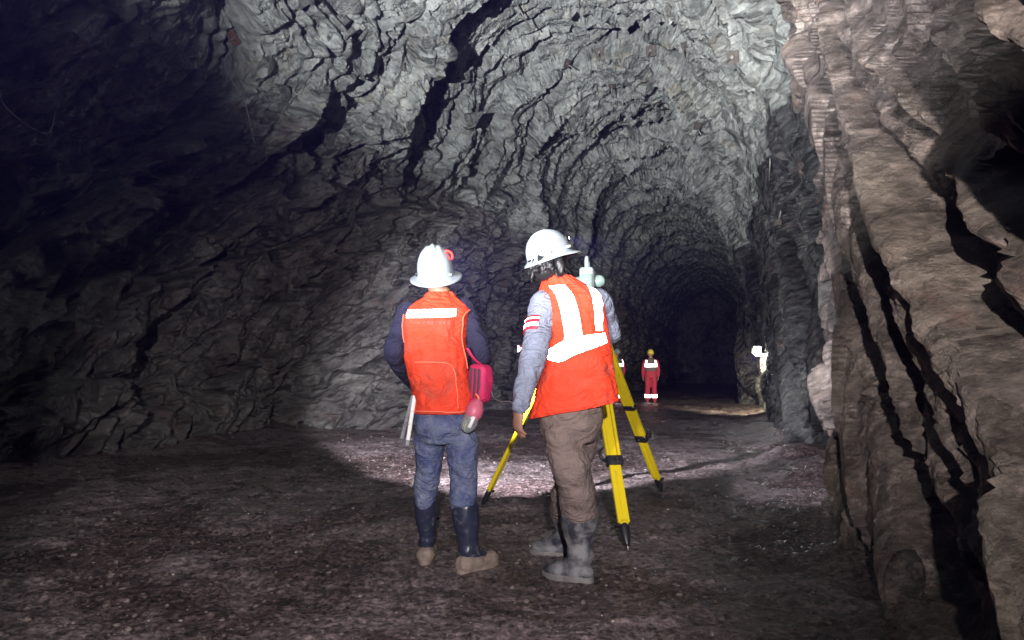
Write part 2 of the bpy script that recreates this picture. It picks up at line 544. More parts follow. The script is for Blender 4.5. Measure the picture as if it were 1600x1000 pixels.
M_CORD = simple('grey_cord', (0.20, 0.20, 0.22), 0.6)

# ------------------------------------------------------------------ the tunnel
_a = np.linspace(0, math.pi, 400)
_aw, _cl = (L_R - L_L) / 2, (L_R + L_L) / 2
_prof = np.vstack([[[L_R, -0.6], [L_R, SPRING - 0.001]],
                   np.stack([_cl + _aw * np.sign(np.cos(_a)) * np.abs(np.cos(_a)) ** 1.0, SPRING + (CROWN - SPRING) * np.sin(_a)], 1),
                   [[L_L, SPRING - 0.001], [L_L, -0.6]]])
_sl = np.concatenate([[0], np.cumsum(np.linalg.norm(np.diff(_prof, axis=0), axis=1))])
S_TOT = _sl[-1]
S_RIGHT = SPRING + 0.6 + 1.9          # right wall ends a little above the spring line
S_LEFT = S_TOT - (SPRING + 0.6) - 1.8


def prof(s):
    L = np.interp(s, _sl, _prof[:, 0]); z = np.interp(s, _sl, _prof[:, 1])
    e = 0.25
    dL = np.interp(s + e, _sl, _prof[:, 0]) - np.interp(s - e, _sl, _prof[:, 0])
    dz = np.interp(s + e, _sl, _prof[:, 1]) - np.interp(s - e, _sl, _prof[:, 1])
    k = np.hypot(dL, dz)
    return L, z, dz / k, -dL / k        # position and OUTWARD normal


def smoothstep(x, a, b):
    k = np.clip((x - a) / (b - a), 0, 1)
    return k * k * (3 - 2 * k)


def dip(L, z):
    right = 1 - smoothstep(-L, -L_R, -L_R + 2.6); left = smoothstep(-L, -L_L - 1.6, -L_L - 0.1)
    return 0.50 + 0.60 * right + 0.40 * left


def wall_disp(t, s, L, z):
    """outward displacement of blasted, foliated rock: planar facets of several sizes with sharp steps between them"""
    s = np.interp(s, [0, 4.4, 6.4, 60], [0, 1.3, 2.4, 56.0])      # joints run long and steep on the right wall
    P = np.stack([t, s, np.zeros_like(t)], 1)
    right = 1 - smoothstep(-L, -L_R, -L_R + 2.6)                  # 1 on the right wall
    left = smoothstep(-L, -L_L - 1.6, -L_L - 0.1)
    low = 1 - smoothstep(z, 2.0, 4.5)
    roof = smoothstep(z, 3.8, 6.2)
    near_r = right * (1 - smoothstep(t, 5.0, 9.0))
    kdip = dip(L, z)
    q = t - kdip * np.minimum(z, CROWN) + 0.50 * vnoise(P * 0.45, 3) + 0.04 * vnoise(P * 1.7, 4)
    sw = s + 0.35 * vnoise(P * 0.8, 5)
    D = 0.30 * vnoise(P * 0.22 + 5, 1) + 0.08 * vnoise(P * 0.6, 2)
    crack = 0
    sg = lambda r: np.sign(r - 0.5) * np.abs(2 * r - 1) ** 1.4
    ca, sa = math.cos(0.75), math.sin(0.75)
    for (wq, ws, amp, tq, ts, cr, sd, rot) in ((2.1, 7.5, 0.36, 0.30, 0.10, 0.22, 21, 0), (1.7, 4.6, 0.20, 0.22, 0.12, 0.16, 29, 1),
                                              (0.85, 3.0, 0.24, 0.38, 0.20, 0.14, 22, 0), (0.42, 1.1, 0.12, 0.55, 0.32, 0.045, 23, 0), (0.17, 0.40, 0.05, 0.60, 0.45, 0.012, 24, 0)):
        a_, b_ = (q, sw) if not rot else (q * ca + sw * sa * 0.6, -q * sa + sw * ca * 0.8)
        du, dv, r1, r2, r3, f1, f2 = voronoi(a_ / wq + sd * 3.1, b_ / ws, sd)
        k = 1.0 - (0.58 if sd in (21, 29) else 0.0) * near_r
        if sd in (23, 24): k = k * (1 - 0.6 * roof)
        if sd in (23, 24): k = k * (1 + 0.9 * near_r)
        D = D + k * (amp * sg(r1) + tq * wq * du * (r2 - 0.5) * 2 + ts * ws * dv * (r3 - 0.5) * 1.2)
        edge = np.clip(1 - (f2 - f1) / (0.09 if sd != 23 and sd != 24 else 0.14), 0, 1)
        crack = np.maximum(crack, cr * (1 + 0.6 * roof + 0.7 * near_r) * edge * (r2 > 0.40))
    D = D + crack
    # chunky, less foliated rock on the left wall
    for wc, am in ((1.0, 0.30), (0.42, 0.16)):
        du, dv, r1, r2, r3, f1, f2 = voronoi(t / wc - 0.5 * z / wc + 0.15 * vnoise(P * 1.3, 8), s / wc * 0.8, 31)
        D = D + left * (am * sg(r1) + 2.6 * am * du * (r2 - 0.5) + 2.6 * am * dv * (r3 - 0.5))
    # the near right-hand buttress, the set-back bay behind it and the nose that carries the lamp
    tt = t - 0.35 * (z - 1.0) + 0.25 * vnoise(P * 0.9, 13)
    D = D + right * (0.26 * smoothstep(tt, 5.9, 6.3) * (1 - smoothstep(tt, 9.0, 11.5)) - 0.10 * (1 - smoothstep(tt, 5.0, 6.0)))
    D = D - right * 0.75 * smoothstep(t, 23.6, 24.1) * (1 - smoothstep(t, 26, 29))
    # left wall: an old cut-out bay low down, just before the men
    D = D + left * low * 0.9 * smoothstep(t, 7.2, 8.6) * (1 - smoothstep(t, 11.0, 12.2))
    D = D - left * 0.5 * low * (1 - smoothstep(z, 0.0, 1.1))
    _lim = -0.08 - 0.6 * smoothstep(t, 20, 23)
    D = np.where((right > 0.3) & (D < _lim), _lim + (D - _lim) * 0.45, D)
    fade = 1 - 0.5 * smoothstep(t, 30, 60)
    return D * fade + right * 1.2 * (1 - smoothstep(t, -1.0, 1.0))


_ts = [-13.0]
while _ts[-1] < -1.5: _ts.append(_ts[-1] + 0.12)
while _ts[-1] < 76: _ts.append(_ts[-1] + 0.0037 * (_ts[-1] + 3.2))
T_S = np.array(_ts)


def place(t, L, z, nL, nz, D):
    t2 = t + 0.35 * D                     # ledges overhang a little along the axis
    L2, z2 = L + nL * D, z + nz * D
    L2 = np.where((z2 < 3) & (L > 0) & (t < 16) & (L2 < 0.48), 0.48 + (L2 - 0.48) * 0.4, L2)
    # the drive narrows on its left side beyond the men
    L2 = L_R + (L2 - L_R) * (1 - 0.20 * smoothstep(t, 5.5, 13.5))
    p = np.outer(L2, NX) + np.outer(t2, AX)
    p[:, 2] += z2 + floor_z(t)
    return p


def wall_points(t, s):
    L, z, nL, nz = prof(s)
    return place(t, L, z, nL, nz, wall_disp(t, s, L, z))


_sr, _sc, _sw = np.linspace(0, S_RIGHT, 370), np.linspace(S_RIGHT, S_LEFT, 400), np.linspace(S_LEFT, S_TOT, 240)
S_S = np.concatenate([_sr, _sc[1:], _sw[1:]])
_t, _s = np.meshgrid(T_S, S_S, indexing='ij')
_L, _z, _nL, _nz = prof(_s.ravel())
_t = _t + (dip(_L, _z) * np.minimum(_z, CROWN)).reshape(_t.shape)     # grid lines follow the foliation
_D = wall_disp(_t.ravel(), _s.ravel(), _L, _z).reshape(_t.shape)
_m = np.clip((430 - np.arange(len(S_S))) / 80.0, 0, 1)[None, :]      # the right wall, seen edge-on, needs the widest blend
_m2 = np.clip((800 - np.arange(len(S_S))) / 60.0, 0, 1)[None, :]
for _k in range(6):                       # soften the steps over a few samples so that no edge shows the grid
    _b = _D.copy()
    _b[1:-1] = 0.25 * _D[:-2] + 0.5 * _D[1:-1] + 0.25 * _D[2:]
    _D = _b if _k < 1 else _D * (1 - _m2) + _b * _m2 if _k < 2 else _D * (1 - _m) + _b * _m
    if _k in (0, 2, 4):
        _b = _D.copy()
        _b[:, 1:-1] = 0.25 * _D[:, :-2] + 0.5 * _D[:, 1:-1] + 0.25 * _D[:, 2:]
        _D = _b if _k == 0 else _D * (1 - _m) + _b * _m
_sq = np.interp(_s.ravel(), [0, 4.4, 6.4, 60], [0, 1.3, 2.4, 56.0])
_Pg = np.stack([_t.ravel(), _sq, 0 * _L], 1)
_v = voronoi(_Pg[:, 0] / 0.085 - 6 * _z + 0.4 * vnoise(_Pg * 4, 46), _Pg[:, 1] / 0.15 + 0.4 * vnoise(_Pg * 5, 47), 26)
_w = voronoi(_Pg[:, 0] / 0.27 - 2 * _z + 0.3 * vnoise(_Pg * 2, 48), _Pg[:, 1] / 0.42 + 0.3 * vnoise(_Pg * 2.4, 49), 27)
_rt = (1 - smoothstep(-_L, -L_R, -L_R + 2.6)) * smoothstep(_t.ravel(), 3.0, 6.0)
_fin = 0.012 * vnoise(_Pg * 8, 10) + (1 - .85 * _rt) * (0.011 * vnoise(_Pg * 21, 11) + 0.006 * vnoise(_Pg * 55, 12))
_D = _D.ravel() + (1 - .8 * _rt) * (0.02 * (_v[2] - .5) + 0.06 * _v[0] * (_v[3] - .5) + 0.06 * _v[1] * (_v[4] - .5)) \
    + 0.08 * (_w[2] - .5) + 0.26 * _w[0] * (_w[3] - .5) + 0.26 * _w[1] * (_w[4] - .5) + _fin
WALL_P = place(_t.ravel(), _L, _z, _nL, _nz, _D).reshape(*_t.shape, 3)


def rock_sheet(name, c0, c1, mat, smooth=False):
    p = WALL_P[:, c0:c1 + 1]
    n, m = p.shape[:2]
    i = np.arange(n * m).reshape(n, m)
    f = np.stack([i[:-1, :-1], i[:-1, 1:], i[1:, 1:], i[1:, :-1]], -1).reshape(-1, 4)
    return tag(obj(name, p.reshape(-1, 3), f, mat, None, smooth), kind='structure')


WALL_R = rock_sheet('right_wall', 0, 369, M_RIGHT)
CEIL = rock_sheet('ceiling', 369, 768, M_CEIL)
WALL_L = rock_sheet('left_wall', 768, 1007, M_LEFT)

# rock faces closing both ends of the drive
for tt, nm in ((74.0, 'far_wall'), (-6.5, 'rear_wall')):
    a, b = np.meshgrid(np.linspace(-11, 4, 60), np.linspace(-3, 13, 60), indexing='ij')
    pn = np.stack([a.ravel(), b.ravel(), np.zeros(a.size)], 1)
    dd = 0.5 * fbm(pn * 0.6, 4, 50)
    p = np.outer(a.ravel(), NX) + np.outer(tt + dd, AX); p[:, 2] += b.ravel()
    i = np.arange(3600).reshape(60, 60)
    f = np.stack([i[:-1, :-1], i[:-1, 1:], i[1:, 1:], i[1:, :-1]], -1).reshape(-1, 4)
    tag(obj(nm, p, f, M_LEFT, None, False), kind='structure')


# floor of wet muck
def floor_h(x, y):
    P = np.stack([x, y, np.zeros_like(x)], 1)
    t = x * AX[0] + y * AX[1]; L = x * NX[0] + y * NX[1]
    h = 0.030 * vnoise(P * 0.55, 61) + 0.020 * vnoise(P * 1.7, 62) + 0.011 * vnoise(P * np.array([3.2, 6.5, 1]), 63)
    h = h + 0.012 * np.maximum(vnoise(P * np.array([6, 9, 1]), 64), -0.2) + 0.012 * np.abs(vnoise(P * np.array([15, 19, 1]), 65)) + 0.009 * np.abs(vnoise(P * 31, 66))
    edge = 0.16 * smoothstep(L, -0.1, 0.9) * smoothstep(t, 2, 5) + 0.25 * smoothstep(-L, 6.2, 8.2)
    return h + edge * (0.6 + 0.6 * vnoise(P * 2.2, 67)) + floor_z(t)


_tf = [-7.0]
while _tf[-1] < 1.8: _tf.append(_tf[-1] + 0.15)
while _tf[-1] < 75: _tf.append(_tf[-1] + 0.0055 * (_tf[-1] + 0.6))
_t, _L = np.meshgrid(np.array(_tf), np.concatenate([np.linspace(-10, -5.0, 90), np.linspace(-4.98, 2.2, 360)]), indexing='ij')
_x = _L * NX[0] + _t * AX[0]; _y = _L * NX[1] + _t * AX[1]
_p = np.stack([_x.ravel(), _y.ravel(), floor_h(_x.ravel(), _y.ravel())], 1)
_i = np.arange(_t.size).reshape(_t.shape)
_f = np.stack([_i[:-1, :-1], _i[:-1, 1:], _i[1:, 1:], _i[1:, :-1]], -1).reshape(-1, 4)
FLOOR = tag(obj('floor', _p, _f, M_FLOOR, None, True), kind='structure')


def gz(x, y):
    return float(floor_h(np.array([x], float), np.array([y], float))[0])


# loose gravel in the muck
def gravel():
    bm = bmesh.new(); bmesh.ops.create_icosphere(bm, subdivisions=1, radius=1.0)
    bv = np.array([v.co[:] for v in bm.verts]); bf = np.array([[v.index for v in f.verts] for f in bm.faces]); bm.free()
    N = 12000
    t = 2.0 + 26 * RNG.random(N) ** 1.9; L = -7.5 + 8.0 * RNG.random(N)
    x = L * NX[0] + t * AX[0]; y = L * NX[1] + t * AX[1]
    z = floor_h(x, y)
    r = 0.003 + 0.013 * RNG.random(N) ** 4
    keep = vnoise(np.stack([x, y, 0 * x], 1) * 0.7, 71) + 0.35 * RNG.random(N) > -0.25
    x, y, z, r = x[keep], y[keep], z[keep], r[keep]; N = len(x)
    V = np.repeat(bv[None], N, 0) * (0.7 + 0.6 * RNG.random((N, len(bv), 1)))
    V *= np.stack([r * (0.8 + .8 * RNG.random(N)), r * (0.7 + .6 * RNG.random(N)), r * 0.7], 1)[:, None, :]
    an = RNG.random(N) * 6.28
    c, s = np.cos(an)[:, None], np.sin(an)[:, None]
    V = np.stack([V[..., 0] * c - V[..., 1] * s, V[..., 0] * s + V[..., 1] * c, V[..., 2]], -1)
    V += np.stack([x, y, z + r * 0.15], 1)[:, None, :]
    F = (bf[None] + (np.arange(N) * len(bv))[:, None, None]).reshape(-1, 3)
    tag(obj('gravel', V.reshape(-1, 3), F, M_STONE, None, False), 'small wet pebbles scattered over the dark muddy floor', 'gravel', kind='stuff')


gravel()

# angular blocks standing proud of the walls
def slab_mesh(k):
    rg = np.random.default_rng(100 + k)
    bm = bmesh.new()
    q = rg.normal(size=(13, 3)); q /= np.linalg.norm(q, axis=1)[:, None]
    q *= np.array([1.0, 0.62, 0.45])
    q = np.sign(q) * np.abs(q) ** 0.8
    for v in q: bm.verts.new(v)
    bmesh.ops.convex_hull(bm, input=bm.verts[:])
    bmesh.ops.delete(bm, geom=[v for v in bm.verts if not v.link_faces], context='VERTS')
    bmesh.ops.bevel(bm, geom=bm.edges[:], offset=0.035, segments=1, affect='EDGES')
    me = bpy.data.meshes.new('rock_slab'); bm.to_mesh(me); bm.free()
    return me


SLABS = [slab_mesh(k) for k in range(8)]
bpy.context.view_layer.update()


def rock_slabs(parent, mat, n, t0, t1, s0, s1, r0, r1, seed):
    rg = np.random.default_rng(seed)
    ms = []
    for m in SLABS:
        c = m.copy(); c.materials.append(mat); ms.append(c)
    t = t0 + (t1 - t0) * rg.random(n) ** 1.3; s = s0 + (s1 - s0) * rg.random(n)
    p = wall_points(t, s)
    L, z, nL, nz = prof(s)
    for i in range(n):
        N = Vector(NX) * float(nL[i]) + Vector((0, 0, float(nz[i])))
        up = Vector((0, 0, 1)) if abs(nz[i]) < 0.8 else Vector(NX)
        a = (up + 0.55 * Vector(AX) + 0.35 * Vector(rg.normal(size=3))).normalized()
        b = N.cross(a).normalized(); a = b.cross(N).normalized()
        o = bpy.data.objects.new('rock_slab', ms[int(rg.integers(len(ms)))])
        COL.objects.link(o)
        r = r0 + (r1 - r0) * rg.random() ** 2
        Mx = Matrix((a, b, N)).transposed().to_4x4()
        Mx = Mx @ Matrix.Rotation(rg.normal() * 0.35, 4, 'X') @ Matrix.Rotation(rg.normal() * 0.35, 4, 'Y')
        o.parent = parent
        o.matrix_local = Matrix.Translation(Vector(p[i]) + N * r * 0.12) @ Mx @ Matrix.Diagonal((r, r, r, 1))


rock_slabs(WALL_L, M_LEFT, 120, 6.3, 17, S_LEFT, S_TOT - 0.9, 0.09, 0.34, 201)
rock_slabs(CEIL, M_CEIL, 70, 6.5, 16, S_LEFT - 3.2, S_LEFT, 0.09, 0.36, 202)
rock_slabs(WALL_R, M_RIGHT, 70, 2.2, 12, 0.7, S_RIGHT, 0.04, 0.26, 203)


def hit(px, py, only=None):
    """where the photo's ray meets the rock, with the rock's normal there"""
    best = None
    for o in (WALL_R, CEIL, WALL_L, FLOOR):
        if only and o is not only: continue
        ok, loc, nrm, _ = o.ray_cast(Vector((0, 0, CAM_H)), ray_dir(px, py))
        if ok and (best is None or loc.y < best[0].y):
            best = (loc.copy(), nrm.copy())
    if best and best[1].dot(ray_dir(px, py)) > 0: best = (best[0], -best[1])
    return best


# ------------------------------------------------------------------ people
def project(P):
    P = np.asarray(P, float) - np.array([0, 0, CAM_H])
    d = P[..., 1] * math.cos(PITCH) + P[..., 2] * math.sin(PITCH)
    v = -P[..., 1] * math.sin(PITCH) + P[..., 2] * math.cos(PITCH)
    return np.stack([800 + FPX * P[..., 0] / d, 500 - FPX * v / d], -1)


def yaw_frame(deg):
    a = R(deg)
    return np.array([math.cos(a), -math.sin(a), 0.]), np.array([math.sin(a), math.cos(a), 0.])


class Torso:
    """garment surface: rings (centre, half width, half depth, roll) swept upwards; u = 0 is the middle of the back"""
    def __init__(s, rings, yaw, fold=0.005, seed=0, power=0.86):
        A = np.array([[*c, w, d, r] for c, w, d, r in rings], float)
        s.A = smooth_path(A, 6); s.n = len(s.A)
        s.R, s.F = yaw_frame(yaw); s.fold, s.seed, s.pw = fold, seed, power

    def S(s, u, v, off=0.0, fold=True):
        u = np.asarray(u, float); v = np.asarray(v, float)
        k = np.clip(v, 0, 1) * (s.n - 1)
        c = np.stack([np.interp(k, np.arange(s.n), s.A[:, j]) for j in range(6)], -1)
        sp = lambda x: np.sign(x) * np.abs(x) ** s.pw
        w, d = c[..., 3] + off, c[..., 4] + off
        if fold:
            P = np.stack([np.sin(u) * 1.6, np.cos(u) * 1.6, c[..., 2] * 1.0 + 0.12 * np.sin(u)], -1).reshape(-1, 3)
            nz = (vnoise(P * np.array([1.5, 1.5, 9.0]), s.seed) * 0.7 + vnoise(P * np.array([3.0, 3.0, 22.0]), s.seed + 1) * 0.45 + vnoise(P * np.array([5., 5., 5.]), s.seed + 2) * 0.5).reshape(u.shape)
            w = w + s.fold * nz; d = d + s.fold * nz
        p = c[..., :3] + (w * sp(np.sin(u)))[..., None] * s.R - (d * sp(np.cos(u)))[..., None] * s.F
        p[..., 2] += c[..., 5] * w * np.sin(u)
        return p

    def sheet(s, nu=84, nv=70, v0=0.0, v1=1.0, off=0.0):
        u, v = np.meshgrid(np.linspace(0, 2 * math.pi, nu, endpoint=False), np.linspace(v0, v1, nv), indexing='xy')
        p = s.S(u, v, off)
        i = np.arange(nu * nv).reshape(nv, nu); j = np.roll(i, -1, axis=1)
        f = np.stack([i[:-1], j[:-1], j[1:], i[1:]], -1).reshape(-1, 4)
        return p.reshape(-1, 3), f

    def rings(s, off=0.0, n=24, m=26):
        u = np.linspace(0, 2 * math.pi, n, endpoint=False)
        return [s.S(u, np.full(n, v), off, False) for v in np.linspace(0, 1, m)]

    def find(s, pts):
        """(u, v) on the back whose place is nearest to those points of the photo"""
        u, v = np.meshgrid(np.linspace(-2.0, 2.0, 260), np.linspace(0, 1, 200), indexing='ij')
        q = project(s.S(u, v, 0.004, False))
        out = []
        for p in pts:
            e = np.hypot(q[..., 0] - p[0], q[..., 1] - p[1]) + 0.8 * np.abs(u)
            k = np.unravel_index(np.argmin(e), e.shape)
            out.append((u[k], v[k]))
        return np.array(out)

    def strip(s, A, B, off=0.004, n=26, m=6, uv=False):
        a = smooth_path(A if uv else s.find(A), 8); b = smooth_path(B if uv else s.find(B), 8)
        ra = np.linspace(0, 1, n)
        rs = lambda q: np.stack([np.interp(ra, np.linspace(0, 1, len(q)), q[:, j]) for j in (0, 1)], 1)
        a, b = rs(a), rs(b)
        k = np.linspace(0, 1, m)[None, :, None]
        uvs = a[:, None] * (1 - k) + b[:, None] * k
        p = s.S(uvs[..., 0], uvs[..., 1], off)
        i = np.arange(n * m).reshape(n, m)
        f = np.stack([i[:-1, :-1], i[:-1, 1:], i[1:, 1:], i[1:, :-1]], -1).reshape(-1, 4)
        return p.reshape(-1, 3), f

    def piping(s, path, r=0.004, off=0.005):
        q = smooth_path(s.find(path), 6)
        g = G(); g.tube(s.S(q[:, 0], q[:, 1], off), [r] * len(q), 8, sub=1)
        return g


def solid(o, th, off=-1.0):
    m = o.modifiers.new('thickness', 'SOLIDIFY'); m.thickness = th; m.offset = off
    return o


def folds(v, nrm, amp, sc, seed):
    P = v * np.asarray(sc, np.float32)
    d = vnoise(P, seed) + 0.6 * vnoise(P * 2.1, seed + 1)
    r = 1 - np.abs(vnoise(P * 0.7 + 9, seed + 2)) * 2
    return v + nrm * (amp * (0.7 * d + 0.5 * r))[:, None]


def frame(yaw, pitch=0.0, roll=0.0):
    """columns right, forward, up; pitch > 0 tips the face up, roll > 0 lifts the wearer's right side"""
    r, f = yaw_frame(yaw)
    u = np.array([0, 0, 1.])
    a = R(pitch); f, u = f * math.cos(a) + u * math.sin(a), u * math.cos(a) - f * math.sin(a)
    a = R(roll); r, u = r * math.cos(a) + u * math.sin(a), u * math.cos(a) - r * math.sin(a)
    return np.stack([r, f, u], 1)


def add_head(g, c, M):
    P = lambda x, y, z: c + M @ np.array([x, y, z])
    g.ball(P(0, -.008, .035), (.077, .096, .098), 20, M)
    g.ball(P(0, .028, -.045), (.058, .066, .068), 16, M)
    g.ball(P(0, .070, -.088), (.028, .026, .022), 12, M)
    g.tube([P(0, .088, .022), P(0, .102, -.002), P(0, .112, -.024)], [.010, .012, .016], 10)
    g.ball(P(0, .094, -.052), (.026, .012, .008), 10, M); g.ball(P(0, .090, -.066), (.022, .012, .008), 10, M)
    for x in (-1, 1):
        g.ball(P(x * .078, -.012, -.004), (.010, .022, .034), 10, M)
        g.ball(P(x * .034, .083, .038), (.024, .012, .010), 10, M)


def add_hand(g, w, d, pn, side, curl=0.45, thumb=0.5):
    """palm, four bent fingers and a thumb; d points along the hand, pn out of the palm, side = +1 / -1 for the thumb side"""
    d = np.asarray(d, float); d /= np.linalg.norm(d)
    pn = np.asarray(pn, float); pn -= d * pn.dot(d); pn /= np.linalg.norm(pn)
    l = np.cross(d, pn) * side
    g.tube([w - d * .03, w + d * .01, w + d * .05, w + d * .092], [(.027, .020), (.030, .019), (.042, .018), (.043, .014)], 14, xdir=l, sub=3)
    for k, (o, ln) in enumerate(((.033, .072), (.011, .080), (-.011, .075), (-.032, .058))):
        p = w + d * (.088 - .006 * abs(k - 1)) + l * o
        q = [p - d * .02, p]; a = 0.0
        for j, fr in enumerate((.45, .32, .25)):
            a += curl * (0.7, 1.1, .8)[j]
            dj = d * math.cos(a) + pn * math.sin(a) + l * o * 1.1
            p = p + dj / np.linalg.norm(dj) * ln * fr; q.append(p)
        g.tube(q, [.0100, .0098, .0090, .0084, .0074], 8, sub=2)
    p = w + d * .025 + l * .030
    t1 = d * .55 + l * .75 + pn * .30; t2 = d * .85 + l * .35 + pn * thumb
    t1 /= np.linalg.norm(t1); t2 /= np.linalg.norm(t2)
    g.tube([w + d * .01 + l * .012, p, p + t1 * .038, p + t1 * .038 + t2 * .032, p + t1 * .038 + t2 * .056], [.016, .015, .0125, .0108, .0088], 8, sub=2)


def helmet(root, c, M, a, b, h, front, back, sidew, drop, mat, ridge=True, n=72):
    P = []
    phi = np.linspace(0, 2 * math.pi, n, endpoint=False)
    cx, cy = np.sin(phi), np.cos(phi)               # x = right, y = forward
    rows = []
    for th in np.linspace(0.03, math.pi / 2, 22):
        rho = math.sin(th) ** 0.86; z = h * math.cos(th) ** 0.92
        x, y = a * rho * cx, b * rho * cy
        k = np.zeros(n)
        if ridge:
            w = 0.011
            k = 0.0075 * np.exp(-(x / w) ** 4) + 0.0045 * np.exp(-((np.abs(x) - .036) / .009) ** 2)
            k *= min(1, math.cos(th) * 2.2)
        rows.append(np.stack([x, y, z + k], 1))
    f = np.maximum(cy, 0) ** 1.5; bk = np.maximum(-cy, 0) ** 1.5
    wid = sidew + (front - sidew) * f + (back - sidew) * bk
    rows.append(np.stack([a * 1.03 * cx, b * 1.03 * cy, np.full(n, -0.006)], 1))
    for k in (0.35, 0.7, 0.95, 1.0):
        rows.append(np.stack([(a * 1.03 + wid * k) * cx, (b * 1.03 + wid * k) * cy, -0.008 - drop * k ** 1.4 * (0.6 + 0.6 * f + 0.5 * bk) - (0.006 if k == 1.0 else 0)], 1))
    V = np.vstack(rows) @ M.T + c
    m = len(rows); i = np.arange(m * n).reshape(m, n); j = np.roll(i, -1, 1)
    F = [tuple(q) for q in np.stack([i[:-1], i[1:], j[1:], j[:-1]], -1).reshape(-1, 4)]
    F.append(tuple(i[0][::-1]))
    o = obj('helmet', V, F, mat, root)
    solid(o, 0.003, 1.0)
    loc = lambda x, y, z: c + M @ np.array([x, y, z])
    return o, loc


def cloth_from(g, voxel, amp, sc, seed, sm=5):
    v, f, n = remesh(g, voxel, sm)
    return folds(v, n, amp, sc, seed), f


def boot(root, top, ankle, heel, toe, r_top, r_ank, mat, sole_mat, voxel=0.008, w=0.05):
    """rubber boot: shaft, instep and rounded toe in one skin, sole as a sub-part"""
    heel, toe, ankle, top = (np.asarray(q, float) for q in (heel, toe, ankle, top))
    d = toe - heel; L = np.linalg.norm(d[:2]); d = np.array([d[0], d[1], 0]) / L
    up = np.array([0, 0, 1.]); l = np.cross(d, up)
    g0 = heel + d * .035
    g = G()
    g.tube([top, top * .6 + ankle * .4, top * .25 + ankle * .75, ankle, ankle * .5 + g0 * .5 + up * .05], [r_top, r_top * .97, r_ank * 1.08, r_ank, r_ank * .98], 18)
    g.tube([ankle + d * .0, heel * .62 + toe * .38 + up * .085, heel * .35 + toe * .65 + up * .062], [r_ank * .9, .046, .034], 14)
    base = np.array([0, 0, 0.038])
    g.tube([heel + d * .035 + base + up * .008, heel + d * L * .35 + base, heel + d * L * .65 + base, toe - d * .045 + base], [(w * .82, .042), (w * .84, .042), (w, .038), (w * .86, .034)], 16, xdir=l)
    v, f = cloth_from(g, voxel, 0.0035, (22, 22, 30), 5, 4)
    v[:, 2] = np.maximum(v[:, 2], heel[2] * 0 + min(heel[2], toe[2]) + 0.012)
    o = obj('boot', v, f, mat, root)
    rings = []
    pts = []
    for k in np.linspace(0, 2 * math.pi, 40, endpoint=False):
        cxx, sy = math.cos(k), math.sin(k)
        e = 0.5 * L + 0.5 * (L + .008) * np.sign(cxx) * abs(cxx) ** .75
        ww = (w + .004) * (0.86 if cxx < 0 else 1.0) * np.sign(sy) * abs(sy) ** .8 * (1 - .15 * max(0, cxx) ** 3)
        pts.append(heel + d * e + l * ww)
    pts = np.array(pts)
    s = G(); s.loft([pts + up * -.004, pts + up * .022, (pts - pts.mean(0)) * .96 + pts.mean(0) + up * .027])
    s.obj('sole', sole_mat, o, False)
    return o


def legs_cloth(hip_rings, L, Rr, voxel, amp, seed, sc=(10, 10, 16)):
    g = G(); g.loft(hip_rings)
    for pts, rad in (L, Rr):
        g.tube(pts, rad, 18)
    return cloth_from(g, voxel, amp, sc, seed, 6)


# ---- worker on the left: full-brim helmet, strip of tape across the back
YL = 4.0
def pl(px, py, Y=YL): return at(px, py, Y)
kL = YL / FPX
lm = thing('person', 'person in full-brim white helmet, orange vest with one tape strip and blue jeans', 'person', (pl(690, 870)[0], YL, gz(pl(690, 870)[0], YL)))
vr = [(645, 691, 46.5, .128), (610, 690, 47, .128), (575, 683, 48.5, .124), (540, 679, 51, .128), (512, 680, 53.5, .130), (496, 681, 54, .126), (484, 683, 52, .114), (474, 685, 41, .095), (465, 687, 27, .078), (457, 688, 21, .066)]
vt = Torso([(pl(px, py), w * kL, d, 0.0) for py, px, w, d in vr], 2, 0.0095, 40)
vest = solid(obj('vest', *vt.sheet(), M_VEST, lm), 0.004)
tape = obj('reflective_strip', *vt.strip([(636, 484), (675, 483), (714, 482)], [(635.5, 496.8), (675, 496), (713, 494.6)]), M_RETRO, vest)
solid(tape, 0.0015)
vt.piping([(648, 566), (680, 566), (703, 570), (711, 580), (714, 605), (715, 638)], .0035).obj('pocket_seam', M_VEST_TRIM, vest)
vt.piping([(646, 641), (675, 643), (705, 644), (735, 642)], .004).obj('hem_binding', M_VEST_TRIM, vest)
vt.piping([(733, 478), (724, 492), (722, 515), (724, 545), (730, 575)], .0035).obj('armhole_binding', M_VEST_TRIM, vest)
vt.piping([(634, 479), (629, 492), (628, 510), (631, 535)], .0035).obj('armhole_binding', M_VEST_TRIM, vest)
M_PRINT = simple('faded_print', (0.40, 0.085, 0.06), 0.8, var=0.3, scale=60)
gp = None
prints = [([(640, 500), (643, 504), (647, 507)], [(643, 500), (646, 503), (648, 505)]), ([(648, 506), (656, 505)], [(648, 503), (656, 502.5)])]
for k in range(7):
    x0 = 660 + k * 6.5
    prints.append(([(x0, 501.5), (x0 + 4.6, 501.3)], [(x0, 507), (x0 + 4.6, 506.8)]))
gg = G()
for A, B in prints:
    v_, f_ = vt.strip(A, B, .0022, 5, 3) if len(A) > 2 else vt.strip([A[0], ((A[0][0] + A[1][0]) / 2, (A[0][1] + A[1][1]) / 2), A[1]], [B[0], ((B[0][0] + B[1][0]) / 2, (B[0][1] + B[1][1]) / 2), B[1]], .0022, 5, 3)
    gg.add(v_, f_)
gg.obj('faded_print', M_PRINT, vest)

